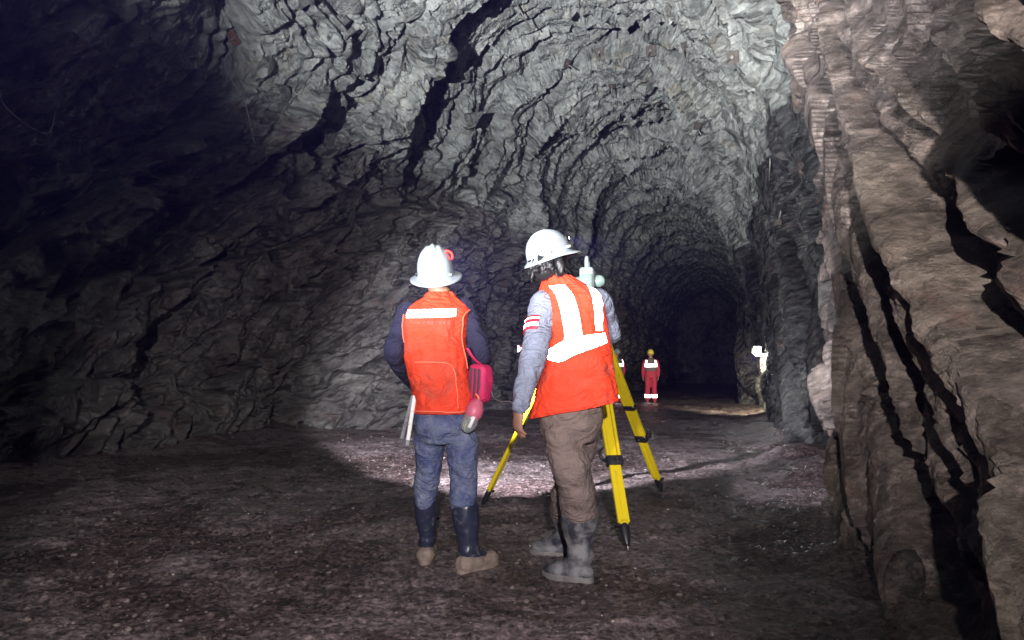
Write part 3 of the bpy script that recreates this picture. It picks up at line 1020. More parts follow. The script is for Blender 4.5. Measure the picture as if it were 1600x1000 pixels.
hcL = pl(684, 432, 4.0)
MhL = frame(-8, 4, 2)
arms = []
for sx, (sh, el, wr) in ((-1, ((640, 489, 4.0), (617, 556, 3.98), (650, 600, 4.30))), (1, ((726, 486, 4.0), (751, 556, 4.0), (728, 592, 4.33)))):
    arms.append((sx, [pl(*q) for q in (sh, el, wr)]))
hipL, hipR = pl(672, 668, 4.02), pl(716, 668, 3.98)
fl_h = at(664, 877, 4.06); fl_h[2] = gz(fl_h[0], fl_h[1]) + .0; fl_t = fl_h + np.array([-.02, .285, 0])
fr_h = at(716, 886, 3.92); fr_h[2] = gz(fr_h[0], fr_h[1]); fr_t = fr_h + np.array([.20, .185, 0])
anL = np.array([fl_h[0], fl_h[1] + .06, .12 + fl_h[2]]); anR = fr_h + np.array([.045, .04, .12])
knL, knR = pl(668, 745, 4.06), pl(723, 748, 3.97)
g = G()
g.loft(vt.rings(-0.040))
add_head(g, hcL, MhL)
g.tube([pl(688, 480), pl(688, 455), hcL + MhL @ np.array([0, -.012, -.03])], [.066, .056, .058], 16)
for sx, (s_, e_, w_) in arms:
    g.tube([s_ * .75 + pl(686, 500) * .25, s_, s_ * .5 + e_ * .5 + np.array([sx * .008, 0, 0]), e_, w_], [.040, .044, .043, .040, .029], 14, sub=5)
    d = np.array([-sx * .55, .8, .15]); add_hand(g, w_, d, np.array([-sx * .75, -.45, .3]), sx * -1, .6)
for hp, kn, an, he, to in ((hipL, knL, anL, fl_h, fl_t), (hipR, knR, anR, fr_h, fr_t)):
    g.tube([hp + np.array([0, 0, .1]), hp, kn, an], [.050, .062, .046, .034], 14, sub=5)
    dd = (to - he); g.tube([he + dd * .15 + np.array([0, 0, .05]), he + dd * .5 + np.array([0, 0, .045]), he + dd * .85 + np.array([0, 0, .035])], [.032, .034, .028], 12)
v, f, n = remesh(g, 0.006, 3)
bodyL = obj('body', v, f, M_SKIN, lm)
for x in (-1, 1):
    e = G(); e.ball(hcL + MhL @ np.array([x * .032, .080, .022]), .0125, 12); e.obj('eye', M_EYE, lm)
g = G(); g.loft(vt.rings(-0.026))
for sx, (s_, e_, w_) in arms:
    g.tube([s_ * .75 + pl(686, 500) * .25, s_, s_ * .5 + e_ * .5 + np.array([sx * .008, 0, 0]), e_, w_ * .9 + e_ * .1], [.058, .066, .060, .057, .043], 16, sub=5)
v, f = cloth_from(g, 0.008, 0.009, (11, 11, 17), 81)
obj('shirt', v, f, M_NAVY, lm)
# jeans
u = np.linspace(0, 2 * math.pi, 28, endpoint=False)
def hipring(c, hw, hd, yaw):
    r_, f_ = yaw_frame(yaw); return c + np.outer(np.sin(u) * hw, r_) + np.outer(np.cos(u) * hd, f_)
v, f = legs_cloth([hipring(pl(692, 628), .155, .115, 0), hipring(pl(693, 650), .158, .122, 0), hipring(pl(694, 672), .158, .125, 0), hipring(pl(694, 690), .13, .105, 0)],
                  ([pl(672, 672, 4.02), pl(671, 705, 4.03), pl(668, 742, 4.05), pl(664, 772, 4.07), pl(664, 790, 4.08)], [.085, .081, .070, .062, .056]),
                  ([pl(718, 672, 3.99), pl(722, 705, 3.98), pl(723, 745, 3.97), pl(724, 775, 3.97), pl(725, 796, 3.97)], [.086, .082, .073, .072, .068]), 0.0075, 0.010, 91)
obj('jeans', v, f, M_JEANS, lm)
boot(lm, pl(664, 782, 4.08), np.array([fl_h[0] + .005, fl_h[1] + .065, .13]), fl_h, fl_t, .062, .045, M_BOOT_BLUE, M_MUD)
boot(lm, pl(726, 788, 3.97), fr_h + np.array([.05, .045, .13]), fr_h, fr_t, .074, .052, M_BOOT_BLUE, M_MUD)
# mud caked on the feet: lower shells of dried muck
for nm, he, to in (('mud_coat', fl_h, fl_t), ('mud_coat', fr_h, fr_t)):
    d = to - he; L_ = np.linalg.norm(d); d /= L_; l_ = np.cross(d, [0, 0, 1])
    g = G(); g.tube([he + d * .035 + [0, 0, .045], he + d * L_ * .35 + [0, 0, .048], he + d * L_ * .65 + [0, 0, .042], to - d * .04 + [0, 0, .038]], [(.048, .050), (.050, .054), (.056, .045), (.049, .041)], 16, xdir=l_)
    v, f = cloth_from(g, .008, .006, (30, 30, 30), 7, 3)
    v[:, 2] = np.maximum(v[:, 2], he[2] + .004)
    obj(nm, v, f, M_MUD, lm)
# hair below the brim
g = G(); g.ball(hcL + MhL @ np.array([0, -.018, .025]), (.081, .093, .088), 20, MhL)
v, f = cloth_from(g, .007, .004, (60, 60, 20), 13, 2); obj('hair', v, f, M_HAIR, lm)
MhelL = frame(-8, 21, 7)
hl, loc = helmet(lm, pl(681, 428.5) + np.array([0, 0, .0]), MhelL, .100, .118, .160, .045, .045, .040, .012, M_HELMET)
for x, y in ((-.075, -.085), (.075, -.085)):
    g = G(); g.box(loc(x, y, .012), (.02, .012, .012), MhelL, .003); g.obj('strap_clip', M_HELMET, hl)
g = G(); g.box(loc(-.104, -.015, .018), (.014, .03, .018), MhelL, .004); g.obj('lamp_clip', M_BLACKP, hl)
# red tail light on the helmet's right side
arc = [loc(.068 + .030 * math.sin(a), -.02, .098 + .030 * math.cos(a)) for a in np.linspace(R(-10), R(120), 9)]
g = G(); g.tube(arc, [.0055] * 9, 8, sub=1); g.obj('tail_light', M_REDLED, hl)
# cap lamp on the front
g = G(); g.box(loc(0, .118, .075), (.05, .03, .045), MhelL, .008); cl = g.obj('cap_light', M_BLACKP, hl)
g = G(); g.ball(loc(0, .133, .075), (.018, .006, .018), 12, MhelL); g.obj('lens', M_CAPLED, cl)
PL_LAMP = loc(0, .150, .075)
spot('cap_lamp', tuple(PL_LAMP), tuple(PL_LAMP + np.array([.17, 1.0, -.215])), 3800, 62, 0.30, (0.93, 0.92, 1.0), 0.012)

# ---- worker on the right: cap-style helmet, vest with broad tape, muddy boots
YR = 3.8
def pr(px, py, Y=YR): return at(px, py, Y)
kR = YR / FPX
rm = thing('person', 'person in peaked white helmet, grey sleeves and orange vest with broad tape harness', 'person', (pr(895, 880)[0], 3.95, gz(pr(895, 880)[0], 3.95)))
wr_ = [(640, 896, 70, .150, .20), (615, 898, 65, .146, .20), (590, 899, 60, .142, .2), (560, 900, 55, .138, .2), (530, 899, 52, .136, .18), (500, 896, 51, .136, .12), (478, 893, 51, .132, .06), (462, 890, 48, .118, .03), (450, 885, 40, .100, .0), (440, 878, 29, .085, .0), (431, 872, 21, .068, .0)]
vt2 = Torso([(pr(px, py), w * kR, d, r) for py, px, w, d, r in wr_], 6, 0.011, 60)
vest2 = solid(obj('vest', *vt2.sheet(), M_VEST, rm), 0.004)
for A, B in (([(858, 447), (868, 460), (878, 496), (882, 536)], [(882, 445), (896, 463), (905, 490), (911, 528)]),
             ([(856, 547), (882, 533), (911, 525.5), (948, 520)], [(854.5, 561), (876, 565), (909, 550), (950, 535)]),
             ([(917, 446), (925, 460), (928.5, 481), (931.5, 516)], [(931, 450), (940, 466), (941, 487), (943, 516)])):
    solid(obj('reflective_strip', *vt2.strip(A, B), M_RETRO, vest2), 0.0015)
vt2.piping([(832, 650), (860, 645), (895, 640), (930, 632), (962, 622)], .003).obj('hem_binding', M_VEST, vest2)
hcR = pr(861, 408, 3.8)
MhR = frame(50, 6, 0)
armsR = [(-1, [pr(851, 476, 3.78), pr(834, 556, 3.66), pr(812, 634, 3.62)]), (1, [pr(934, 474, 3.84), pr(952, 520, 4.0), pr(941, 470, 4.38)])]
hn, hf = pr(880, 668, 3.76), pr(907, 664, 3.92)
fn_h = at(926, 898, 3.80); fn_h[2] = gz(fn_h[0], fn_h[1]); fn_t = fn_h + np.array([-.245, .13, 0])
ff_h = at(900, 856, 4.30); ff_h[2] = gz(ff_h[0], ff_h[1]); ff_t = ff_h + np.array([-.262, .09, 0])
g = G(); g.loft(vt2.rings(-0.042)); add_head(g, hcR, MhR)
g.tube([pr(873, 455), pr(869, 432), hcR + MhR @ np.array([0, -.012, -.03])], [.068, .058, .060], 16)
for sx, (s_, e_, w_) in armsR:
    g.tube([s_ * .7 + pr(893, 480) * .3, s_, s_ * .5 + e_ * .5, e_, w_], [.044, .050, .048, .044, .031], 14, sub=5)
    if sx < 0: add_hand(g, w_ + np.array([-.002, 0, -.012]), np.array([-.10, .16, -1.0]), np.array([.85, .45, 0]), -1, .42, .6)
    else: add_hand(g, w_, np.array([-.35, .9, .25]), np.array([-.3, .1, -1]), -1, .5)
knN, knF = pr(893, 738, 3.74), pr(889, 735, 4.02)
anN = np.array([fn_h[0] - .06, fn_h[1] + .03, .13]); anF = np.array([ff_h[0] - .06, ff_h[1] + .03, .13])
for hp, kn, an, he, to in ((hn, knN, anN, fn_h, fn_t), (hf, knF, anF, ff_h, ff_t)):
    g.tube([hp + np.array([0, 0, .1]), hp, kn, an], [.050, .064, .048, .034], 14, sub=5)
    dd = (to - he); g.tube([he + dd * .15 + np.array([0, 0, .05]), he + dd * .5 + np.array([0, 0, .045]), he + dd * .85 + np.array([0, 0, .035])], [.032, .034, .028], 12)
v, f, n = remesh(g, 0.006, 2)
obj('body', v, f, M_SKIN, rm)
for x in (-1, 1):
    e = G(); e.ball(hcR + MhR @ np.array([x * .032, .080, .022]), .0125, 12); e.obj('eye', M_EYE, rm)
g = G(); g.loft(vt2.rings(-0.028))
for sx, (s_, e_, w_) in armsR:
    g.tube([s_ * .7 + pr(893, 480) * .3, s_, s_ * .5 + e_ * .5, e_, w_], [.066, .078, .069, .064, .047], 16, sub=5)
v, f = cloth_from(g, 0.008, 0.010, (11, 11, 17), 83)
sh2 = obj('shirt', v, f, M_GREYSHIRT, rm)
s_, e_, w_ = armsR[0][1]
for q0, q1, m_, rr in ((.36, .62, M_TARGET_R, .078), (.395, .43, M_RETRO, .0795), (.50, .56, M_RETRO, .0795)):
    pa, pb = s_ * (1 - q0) + e_ * q0, s_ * (1 - q1) + e_ * q1
    d = (pb - pa) / np.linalg.norm(pb - pa); x = np.cross(d, [0, 1, 0]); x /= np.linalg.norm(x); y = np.cross(d, x)
    a = np.linspace(0, 2 * math.pi, 30, endpoint=False)
    # the band covers the outer front of the sleeve
    a = np.linspace(R(100), R(235), 24)
    rg = lambda c, r_: c + np.outer(np.cos(a) * r_, x) + np.outer(np.sin(a) * r_, y)
    b0, b1 = rg(pa, rr), rg(pb, rr - .003)
    vv = np.vstack([b0, b1]); ff_ = [(k, k + 1, 24 + k + 1, 24 + k) for k in range(23)]
    solid(obj('arm_band' if m_ is M_TARGET_R else 'band_stripe', vv, ff_, m_, sh2), .002, 0)
v, f = legs_cloth([hipring(pr(893, 612), .15, .122, 0), hipring(pr(892, 645), .158, .128, 0), hipring(pr(891, 668), .158, .125, 0), hipring(pr(890, 690), .13, .11, 0)],
                  ([pr(878, 672, 3.76), pr(885, 705, 3.75), pr(895, 740, 3.74), pr(902, 775, 3.77), pr(905, 806, 3.82)], [.098, .096, .094, .090, .084]),
                  ([pr(908, 668, 3.92), pr(903, 700, 3.96), pr(893, 735, 4.02), pr(884, 775, 4.14), pr(880, 800, 4.25)], [.096, .094, .088, .080, .074]), 0.008, 0.0115, 95)
obj('trousers', v, f, M_KHAKI, rm)
boot(rm, pr(905, 796, 3.83), np.array([fn_h[0] - .062, fn_h[1] + .03, .14]), fn_h, fn_t, .098, .066, M_BOOT_MUD, M_GREYMUD, w=.056)
boot(rm, pr(880, 795, 4.26), np.array([ff_h[0] - .06, ff_h[1] + .02, .14]), ff_h, ff_t, .082, .058, M_BOOT_MUD, M_GREYMUD, w=.054)
# full black hair and beard under the helmet
g = G(); g.ball(hcR + MhR @ np.array([0, -.022, .005]), (.090, .100, .098), 20, MhR); g.ball(hcR + MhR @ np.array([0, -.055, -.045]), (.078, .060, .060), 16, MhR)
g.ball(hcR + MhR @ np.array([0, .040, -.075]), (.062, .058, .042), 14, MhR)
for k in range(60):
    a = RNG.uniform(-2.4, 2.4); c0 = hcR + MhR @ np.array([.080 * math.sin(a), -.022 - .088 * math.cos(a), RNG.uniform(-.05, .03)])
    d0 = MhR @ np.array([math.sin(a) * .5, -math.cos(a) * .5, -1]); g.tube([c0, c0 + d0 * .028, c0 + d0 * .052 + RNG.normal(size=3) * .008], [.011, .009, .004], 6, sub=1)
v, f = cloth_from(g, .006, .003, (60, 60, 25), 17, 1); obj('hair', v, f, M_HAIR, rm)
MhelR = frame(62, 17, 3)
hr, loc = helmet(rm, pr(858, 399), MhelR, .106, .122, .128, .052, .022, .010, .016, M_HELMET)
for y in (-.06, .06):
    g = G(); g.box(loc(.106, y, .014), (.010, .03, .014), MhelR, .003); g.obj('strap_slot', M_HELMET, hr)
g = G(); g.box(loc(0, .122, .060), (.05, .03, .045), MhelR, .008); cl = g.obj('cap_light', M_BLACKP, hr)
g = G(); g.ball(loc(0, .137, .060), (.018, .006, .018), 12, MhelR); g.obj('lens', M_CAPLED, cl)
PR_LAMP = loc(0, .154, .060)
spot('cap_lamp', tuple(PR_LAMP), tuple(PR_LAMP + np.array([.95, 1.0, -.30])), 1000, 56, 0.9, (0.90, 0.90, 1.0), 0.012)  # cap lamp added to this helmet for a glow in the haze beside him
g = G(); g.box(loc(.060, .015, -.045), (.012, .035, .030), MhelR, .005); g.obj('ear_strap', M_WHITEP, hr)


# ---- the two men far down the drive
def far_person(px, Y, zoff, yaw, label, hel):
    c0 = at(px, 560, Y); x, y = c0[0], c0[1]
    z = float(floor_z(x * AX[0] + y * AX[1])) + zoff
    root = thing('person', label, 'person', (x, y, z), 'men standing far down the drive')
    B = np.array([x, y, z]); r_, f_ = yaw_frame(yaw)
    P = lambda a, b, c: B + r_ * a + f_ * b + np.array([0, 0, c])
    t = Torso([(P(0, 0, h), w, d, 0) for h, w, d in ((.82, .20, .135), (.95, .20, .135), (1.1, .20, .14), (1.25, .215, .145), (1.36, .215, .13), (1.42, .17, .11), (1.47, .08, .07))], yaw, .006, int(px))
    g = G(); g.loft(t.rings(-.02)); M = frame(yaw, -5, 0); hc = P(0, .02, 1.58); add_head(g, hc, M)
    g.tube([P(0, 0, 1.42), P(0, .01, 1.52)], [.06, .058], 12, sub=1)
    arm = {}
    for s in (-1, 1):
        arm[s] = [P(s * .19, 0, 1.37), P(s * .255, -.01, 1.10), P(s * .25, .06, .86)]
        g.tube([P(s * .1, 0, 1.37)] + arm[s], [.05, .05, .042, .03], 10); add_hand(g, arm[s][2], np.array([0, .1, -1.]), -s * r_, 1, .4)
        g.tube([P(s * .10, 0, .9), P(s * .10, .01, .5), P(s * .11, 0, .1)], [.075, .052, .04], 10)
        g.tube([P(s * .11, -.05, .045), P(s * .12, .06, .045), P(s * .13, .17, .035)], [.035, .04, .03], 10)
    v, f, n = remesh(g, .014, 2); obj('body', v, f, M_SKIN, root)
    g = G(); g.loft(t.rings(-.006))
    for s in (-1, 1): g.tube([P(s * .1, 0, 1.36)] + arm[s], [.06, .065, .056, .045], 12)
    v, f = cloth_from(g, .014, .006, (12, 12, 18), 3); obj('jacket', v, f, M_MAROON, root)
    ve = solid(obj('vest', *t.sheet(40, 30, .28, 1.0, .004), M_FARVEST, root), .004)
    for a in (-.70, .70):
        A = [(a - .16, .80), (a - .16, .7), (a - .16, .55)]; Bq = [(a + .16, .80), (a + .16, .7), (a + .16, .55)]
        solid(obj('reflective_strip', *t.strip(A, Bq, .010, 14, 5, True), M_RETRO, ve), .002)
    uu = np.linspace(-math.pi, math.pi, 9)
    solid(obj('reflective_strip', *t.strip([(q, .555) for q in uu], [(q, .42) for q in uu], .013, 60, 4, True), M_RETRO, ve), .002)
    hip = [P(0, 0, h) + np.outer(np.sin(u) * w, r_) + np.outer(np.cos(u) * d, f_) for h, w, d in ((1.0, .18, .12), (.9, .19, .125), (.8, .17, .115))]
    v, f = legs_cloth(hip, ([P(-.10, 0, .86), P(-.105, .01, .5), P(-.115, 0, .12)], [.105, .09, .082]), ([P(.10, 0, .86), P(.105, .01, .5), P(.115, 0, .12)], [.105, .09, .082]), .014, .008, 33)
    tr = obj('trousers', v, f, M_MAROON, root)
    for s in (-1, 1):
        g = G(); g.tube([P(s * .115, 0, .17), P(s * .113, 0, .28)], [.094, .096], 20, sub=1, dome=False); g.obj('ankle_strip', M_RETRO, tr)
        boot(root, P(s * .115, 0, .16), P(s * .115, 0, .10), P(s * .115, -.09, 0), P(s * .135, .20, 0), .075, .055, M_MAROON, M_MUD, .014)
    h, _ = helmet(root, P(0, .0, 1.635), frame(yaw, 0, 0), .108, .128, .135, .045, .02, .015, .012, hel)
    return root


far_person(1016.5, 24.5, 0.0, 4, 'distant person in yellow helmet and maroon trousers with bright tape, standing in the open', M_HELMET_Y)
far_person(964, 24.0, 0.0, -25, 'distant person in pale helmet half hidden behind the tripod and the taller worker', M_HELMET)


# ------------------------------------------------------------------ tripod and instrument
AP = at(918, 487, 5.2)
tri = thing('tripod', 'yellow surveying tripod with black clamps and pointed feet beside the taller worker', 'tripod', (AP[0], AP[1], gz(AP[0], AP[1])))


def basis(p, q, ref):
    d = (q - p) / np.linalg.norm(q - p); x = np.cross(d, ref); x /= np.linalg.norm(x); y = np.cross(x, d)
    return np.stack([x, y, d], 1)


def tripod_leg(px, py, Y, k_clamp, top_band=False, wid=.085):
    f0 = at(px, py, Y); f0[2] = gz(f0[0], f0[1]) - .015
    hv = f0 - AP; hv[2] = 0; hv /= np.linalg.norm(hv)
    p0 = AP + hv * .09 + np.array([0, 0, -.02])
    B = basis(p0, f0, hv)                    # x across the leg, y outward, z down the leg
    Ln = np.linalg.norm(f0 - p0)
    Q = lambda k, a=0., b=0.: p0 + B[:, 2] * Ln * k + B[:, 0] * a + B[:, 1] * b
    g = G()
    for s in (-1, 1):
        g.box(Q(k_clamp / 2 + .02, s * (wid / 2 - .010)), (.020, .032, Ln * (k_clamp - .04)), B, .004)
    up = g.obj('leg_rail', M_YELLOW, tri, False)
    g = G(); g.box(Q(k_clamp / 2 + .03, 0, -.004), (wid - .044, .020, Ln * (k_clamp - .02)), B, .003); g.obj('leg_web', M_YELLOW, tri, False)
    g = G(); k1 = .885
    for s in (-1, 1):
        g.box(Q((k_clamp + k1) / 2, s * .019), (.034, .026, Ln * (k1 - k_clamp + .02)), B, .004)
    g.box(Q((k_clamp + k1) / 2, 0), (.010, .014, Ln * (k1 - k_clamp)), B)
    g.box(Q(k1 + .012, 0), (.05, .026, Ln * .03), B, .006)
    g.obj('lower_leg', M_YELLOW, tri, False)
    g = G(); g.box(Q(k_clamp, 0), (wid + .014, .050, .062), B, .008); cl_ = g.obj('clamp', M_BLACKP, tri, False)
    g = G(); g.tube([Q(k_clamp, wid / 2 + .006, .0), Q(k_clamp - .01, wid / 2 + .035, .01), Q(k_clamp - .035, wid / 2 + .04, .015), Q(k_clamp - .05, wid / 2 + .015, .02)], [.009, .010, .009, .006], 8); g.obj('lever', M_BLACKP, cl_)
    g = G(); g.tube([Q(k_clamp, -wid * .1, -.03), Q(k_clamp, -wid * .1, .045)], [.012, .012], 10, sub=1); g.obj('clamp_screw', M_BLACKP, cl_)
    if top_band:
        g = G(); g.box(Q(top_band, 0), (wid + .012, .045, .045), B, .008); g.obj('strap_band', M_BLACKP, tri, False)
    g = G(); g.tube([Q(k1 + .02), Q(.945), Q(.972)], [(.030, .020), (.026, .019), (.015, .014)], 12, xdir=B[:, 0], sub=3); sh = g.obj('foot_shoe', M_BLACKP, tri)
    g = G(); g.box(Q(.905, .034, 0), (.04, .05, .010), B, .003); g.obj('foot_step', M_BLACKP, sh, False)
    g = G(); g.tube([Q(.96), Q(1.0)], [.010, .002], 8, sub=1, dome=False); g.obj('foot_spike', M_STEEL, sh)
    return p0


tripod_leg(982, 858, 4.32, .66, False, .092)
tripod_leg(1036, 774, 6.1, .655, .48, .088)
tripod_leg(751, 797, 5.5, .575, False, .060)
g = G(); a = np.linspace(0, 2 * math.pi, 30, endpoint=False)
tg = [AP + np.stack([np.cos(a) * (.10 + .012 * np.cos(3 * a)) * k, np.sin(a) * (.10 + .012 * np.cos(3 * a)) * k, np.full(30, z)], 1) for z, k in ((-.055, .8), (-.045, 1), (-.008, 1), (0, .96))]
g.loft(tg); g.obj('tripod_head', M_BLACKP, tri)

ts = thing('total_station', 'white and grey-green surveying instrument with carry handle on top of the yellow tripod', 'survey instrument', tuple(AP))
MT = frame(100, 0, 0)
T = lambda x, y, z: AP + MT @ np.array([x, y, z])
g = G(); g.loft([T(0, 0, z) + np.outer(np.cos(a) * r_, MT[:, 0]) + np.outer(np.sin(a) * r_, MT[:, 1]) for z, r_ in ((.003, .055), (.012, .062), (.028, .062), (.034, .05), (.05, .05), (.055, .06))]); g.obj('tribrach', M_BLACKP, ts)
for k in range(3):
    q = R(120 * k + 30); g = G(); g.tube([T(.055 * math.cos(q), .055 * math.sin(q), .005), T(.055 * math.cos(q), .055 * math.sin(q), .05)], [.012, .012], 10, sub=1); g.obj('levelling_screw', M_BLACKP, ts)
g = G(); g.box(T(0, 0, .085), (.175, .15, .055), MT, .012); ba = g.obj('base_housing', M_INSTR, ts)
for s in (-1, 1):
    g = G(); g.box(T(0, s * .077, .086), (.135, .008, .045), MT, .003); kp = g.obj('keypad', M_INSTR_G, ba)
    g = G(); g.box(T(-.025, s * .083, .088), (.06, .006, .032), MT, .002); g.obj('display', M_LENSD, kp)
for s in (-1, 1):
    g = G(); g.box(T(s * .072, 0, .205), (.042, .098, .20), MT, .014); st = g.obj('standard', M_INSTR, ts)
    g = G(); g.box(T(s * .096, 0, .205), (.010, .078, .10), MT, .004); g.obj('side_panel', M_INSTR_G, st)
g = G(); g.tube([T(0, -.085, .215), T(0, -.05, .215), T(0, .05, .215), T(0, .09, .215)], [.030, .036, .042, .044], 16, sub=2); tl = g.obj('telescope', M_INSTR_G, ts)
g = G(); g.tube([T(0, -.12, .215), T(0, -.095, .215)], [.019, .022], 14, sub=1); g.obj('eyepiece', M_BLACKP, tl)
g = G(); g.tube([T(-.068, 0, .30), T(-.066, 0, .345), T(-.042, 0, .372), T(0, 0, .378), T(.042, 0, .372), T(.066, 0, .345), T(.068, 0, .30)], [(.014, .017)] * 7, 12, xdir=MT[:, 1], sub=4); g.obj('carry_handle', M_INSTR, ts)

# ------------------------------------------------------------------ things carried on the left man's belt
c = pl(750, 598, 3.97)
bag = thing('shoulder_bag', 'hot pink bag with dark mesh stripes at the right hip of the shorter worker', 'bag', tuple(c))
MB = frame(38, 0, -6)
BQ = lambda x, y, z: c + MB @ np.array([x, y, z])
rg = []
for z, k in ((-.105, .55), (-.102, .8), (-.085, 1), (-.03, 1.06), (.04, 1.0), (.085, .9), (.10, .6)):
    aa = np.linspace(0, 2 * math.pi, 36, endpoint=False)
    rg.append(c + (np.stack([np.sign(np.cos(aa)) * np.abs(np.cos(aa)) ** .6 * .062 * k, np.sign(np.sin(aa)) * np.abs(np.sin(aa)) ** .6 * .05 * k, np.full(36, z)], 1)) @ MB.T)
g = G(); g.loft(rg); v, f = cloth_from(g, .006, .003, (25, 25, 25), 44, 3); bb = obj('pouch_body', v, f, M_PINK, bag)
for x in (-.018, .012, .040):
    g = G(); g.tube([BQ(x - .008, -.0535, .075), BQ(x, -.058, -.01), BQ(x - .004, -.056, -.075)], [(.009, .003), (.008, .003), (.006, .003)], 8, xdir=MB[:, 0]); g.obj('mesh_stripe', M_DARKSTR, bb)
g = G(); g.tube([BQ(-.05, -.04, -.085), BQ(-.02, -.062, -.095), BQ(.03, -.060, -.094), BQ(.066, -.03, -.07)], [.008] * 4, 8); g.obj('bottom_piping', M_PINK, bb)
g = G(); g.tube([BQ(0, .0, .095), pl(740, 560, 3.93), pl(730, 545, 3.92)], [(.014, .003)] * 3, 8, xdir=MB[:, 0]); g.obj('strap', M_PINK, bag)
g = G(); g.ball(pl(746, 621.5, 3.88), .006, 10); g.obj('rivet', M_STEEL, bag)

p1, p2, p3 = pl(745, 632, 3.85), pl(739, 648, 3.84), pl(730, 667, 3.84)
bt = thing('water_bottle', 'clear bottle in a pink cap hanging upside down at the back of the jeans', 'bottle', tuple(p2))
g = G(); g.tube([p1, p1 * .6 + p2 * .4, p2], [.036, .046, .046], 18, sub=2); g.obj('bottle_cap', M_PINK2, bt)
g = G(); g.tube([p2 * .9 + p3 * .1, p2 * .5 + p3 * .5, p3], [.040, .041, .037], 18, sub=2); bo = g.obj('bottle_body', M_CLEAR, bt)
dd = (p3 - p2); g = G(); g.box(p2 * .45 + p3 * .55 + np.array([.012, -.043, 0]), (.016, .004, .062), basis(p2, p3, np.array([0, 1., 0])), .001); g.obj('label_strip', M_WHITEP, bo)
g = G(); g.tube([pl(744, 616, 3.86), pl(748, 622, 3.85), p1], [.006] * 3, 8); g.obj('hook', M_VEST_TRIM, bt)

rod = thing('folding_rod', 'white and grey folding rod hanging at the left hip of the shorter worker', 'measuring rod', tuple(pl(645, 640, 3.93)))
for nm, m_, q0, q1, r_ in (('white_arm', M_WHITEP, (648, 618, 3.93), (637, 690, 3.91), .0105), ('grey_arm', M_GREYP, (645, 618, 3.95), (629, 680, 3.96), .010)):
    A_, B_ = pl(*q0), pl(*q1); Bm = basis(A_, B_, np.array([0, 1., 0]))
    g = G(); g.box((A_ + B_) / 2, (r_ * 2, .010, np.linalg.norm(B_ - A_)), Bm, .003); o = g.obj(nm, m_, rod, False)
    g = G(); g.box(B_ + Bm[:, 2] * .006, (r_ * 2.2, .014, .030), Bm, .004); g.obj('end_cap', M_GREYP, o, False)

g = G(); g.tube([pl(768, 612, 3.93), pl(772, 622, 3.9), pl(782, 627, 3.8), pl(798, 628, 3.68), pl(806, 636, 3.6)], [.003] * 5, 6)
tag(g.obj('cord', M_CORD), 'thin grey cord slung from the pink bag to the taller worker wrist', 'cord')

# ------------------------------------------------------------------ things fixed to the rock
def fix_frame(nrm, upref=(0, 0, 1)):
    n = np.array(nrm, float); n /= np.linalg.norm(n)
    x = np.cross(np.array(upref, float), n)
    if np.linalg.norm(x) < .15: x = np.cross(AX, n)
    x /= np.linalg.norm(x); y = np.cross(n, x)
    return np.stack([x, y, n], 1)


def rock_bolt(px, py, label, size, rod, tilt=(0, 0), mat=None, plate=True, group='rock bolts in the tunnel rock'):
    h = hit(px, py)
    if h is None: return
    p = np.array(h[0]); M = fix_frame(h[1] + Vector((0, 0, -.35)) - Vector(AX) * .25)
    root = thing('rock_bolt', label, 'rock bolt', tuple(p), group)
    d = M[:, 2] + M[:, 0] * tilt[0] + M[:, 1] * tilt[1]; d /= np.linalg.norm(d)
    if plate:
        rg_ = []
        g = G(); g.box(p + M[:, 2] * .045, (size, size, .014), M, .003); pt = g.obj('plate', mat or M_RUST, root, False)
        g = G(); g.tube([p + M[:, 2] * .045, p + M[:, 2] * .085], [size * .20, size * .16], 6, sub=1, dome=False); g.obj('nut', M_GALV, pt, False)
    g = G(); g.tube([p - d * .15, p + d * rod], [.016, .015], 8, sub=1, dome=False); g.obj('rod', M_GALV, root)


BOLTS = [
    (1018, 80, 'square rusty plate bolt with a hanging rod at the crown of the ceiling', .25, .35, (0, -.5), True),
    (938, 82, 'square bolt plate left of the largest ceiling plate, rod pointing down', .22, .30, (.1, -.4), True),
    (884, 99, 'leaning bolt plate with a sideways rod, leftmost plate on the bright ceiling', .20, .32, (.4, -.3), True),
    (956, 132, 'small bolt plate under the first dark ledge of the ceiling', .18, .30, (0, -.5), True),
    (1026, 160, 'pale square bolt plate in the middle band of the ceiling', .24, .28, (0, -.6), True),
    (1088, 196, 'dark bolt plate at the right shoulder of the ceiling arch', .20, .34, (.1, -.5), True),
    (1070, 70, 'bright bolt with short twin stubs right of the crown plate', .14, .40, (.2, -.6), True),
    (1146, 90, 'pale bent bolt sticking from the yellowish rock of the right shoulder', .20, .42, (-.4, -.3), True),
    (1118, 12, 'long thin rod bolt beside the dark hollow at the top of the picture', .0, .55, (-.6, -.4), False),
    (1200, 118, 'short bare rod in the pale slab near the top of the right wall', .0, .30, (.5, .2), False),
    (1190, 206, 'slender pale rod leaning from the upper right shoulder', .0, .45, (-.3, .5), False),
    (1202, 278, 'pale rod standing out of the right shoulder below the slender leaning one', .0, .42, (.3, .6), False),
    (1216, 350, 'light coloured bolt end low on the far right wall', .12, .30, (.2, .2), True),
    (808, 8, 'dark crossed rod bolt at the top of the left shoulder', .0, .55, (.6, -.2), False),
    (862, 166, 'thin rod bolt on the left shoulder of the arch', .0, .40, (.4, -.6), False),
    (966, 44, 'thin rod hanging straight down from the brightest ceiling slab', .0, .45, (0, -1.0), False),
    (928, 196, 'thin rod bolt on the third ledge of the ceiling', .0, .40, (.2, -.9), False),
]
for b in BOLTS:
    rock_bolt(b[0], b[1], b[2], b[3], b[4], b[5], M_RUST if b[6] else M_GALV, b[6])
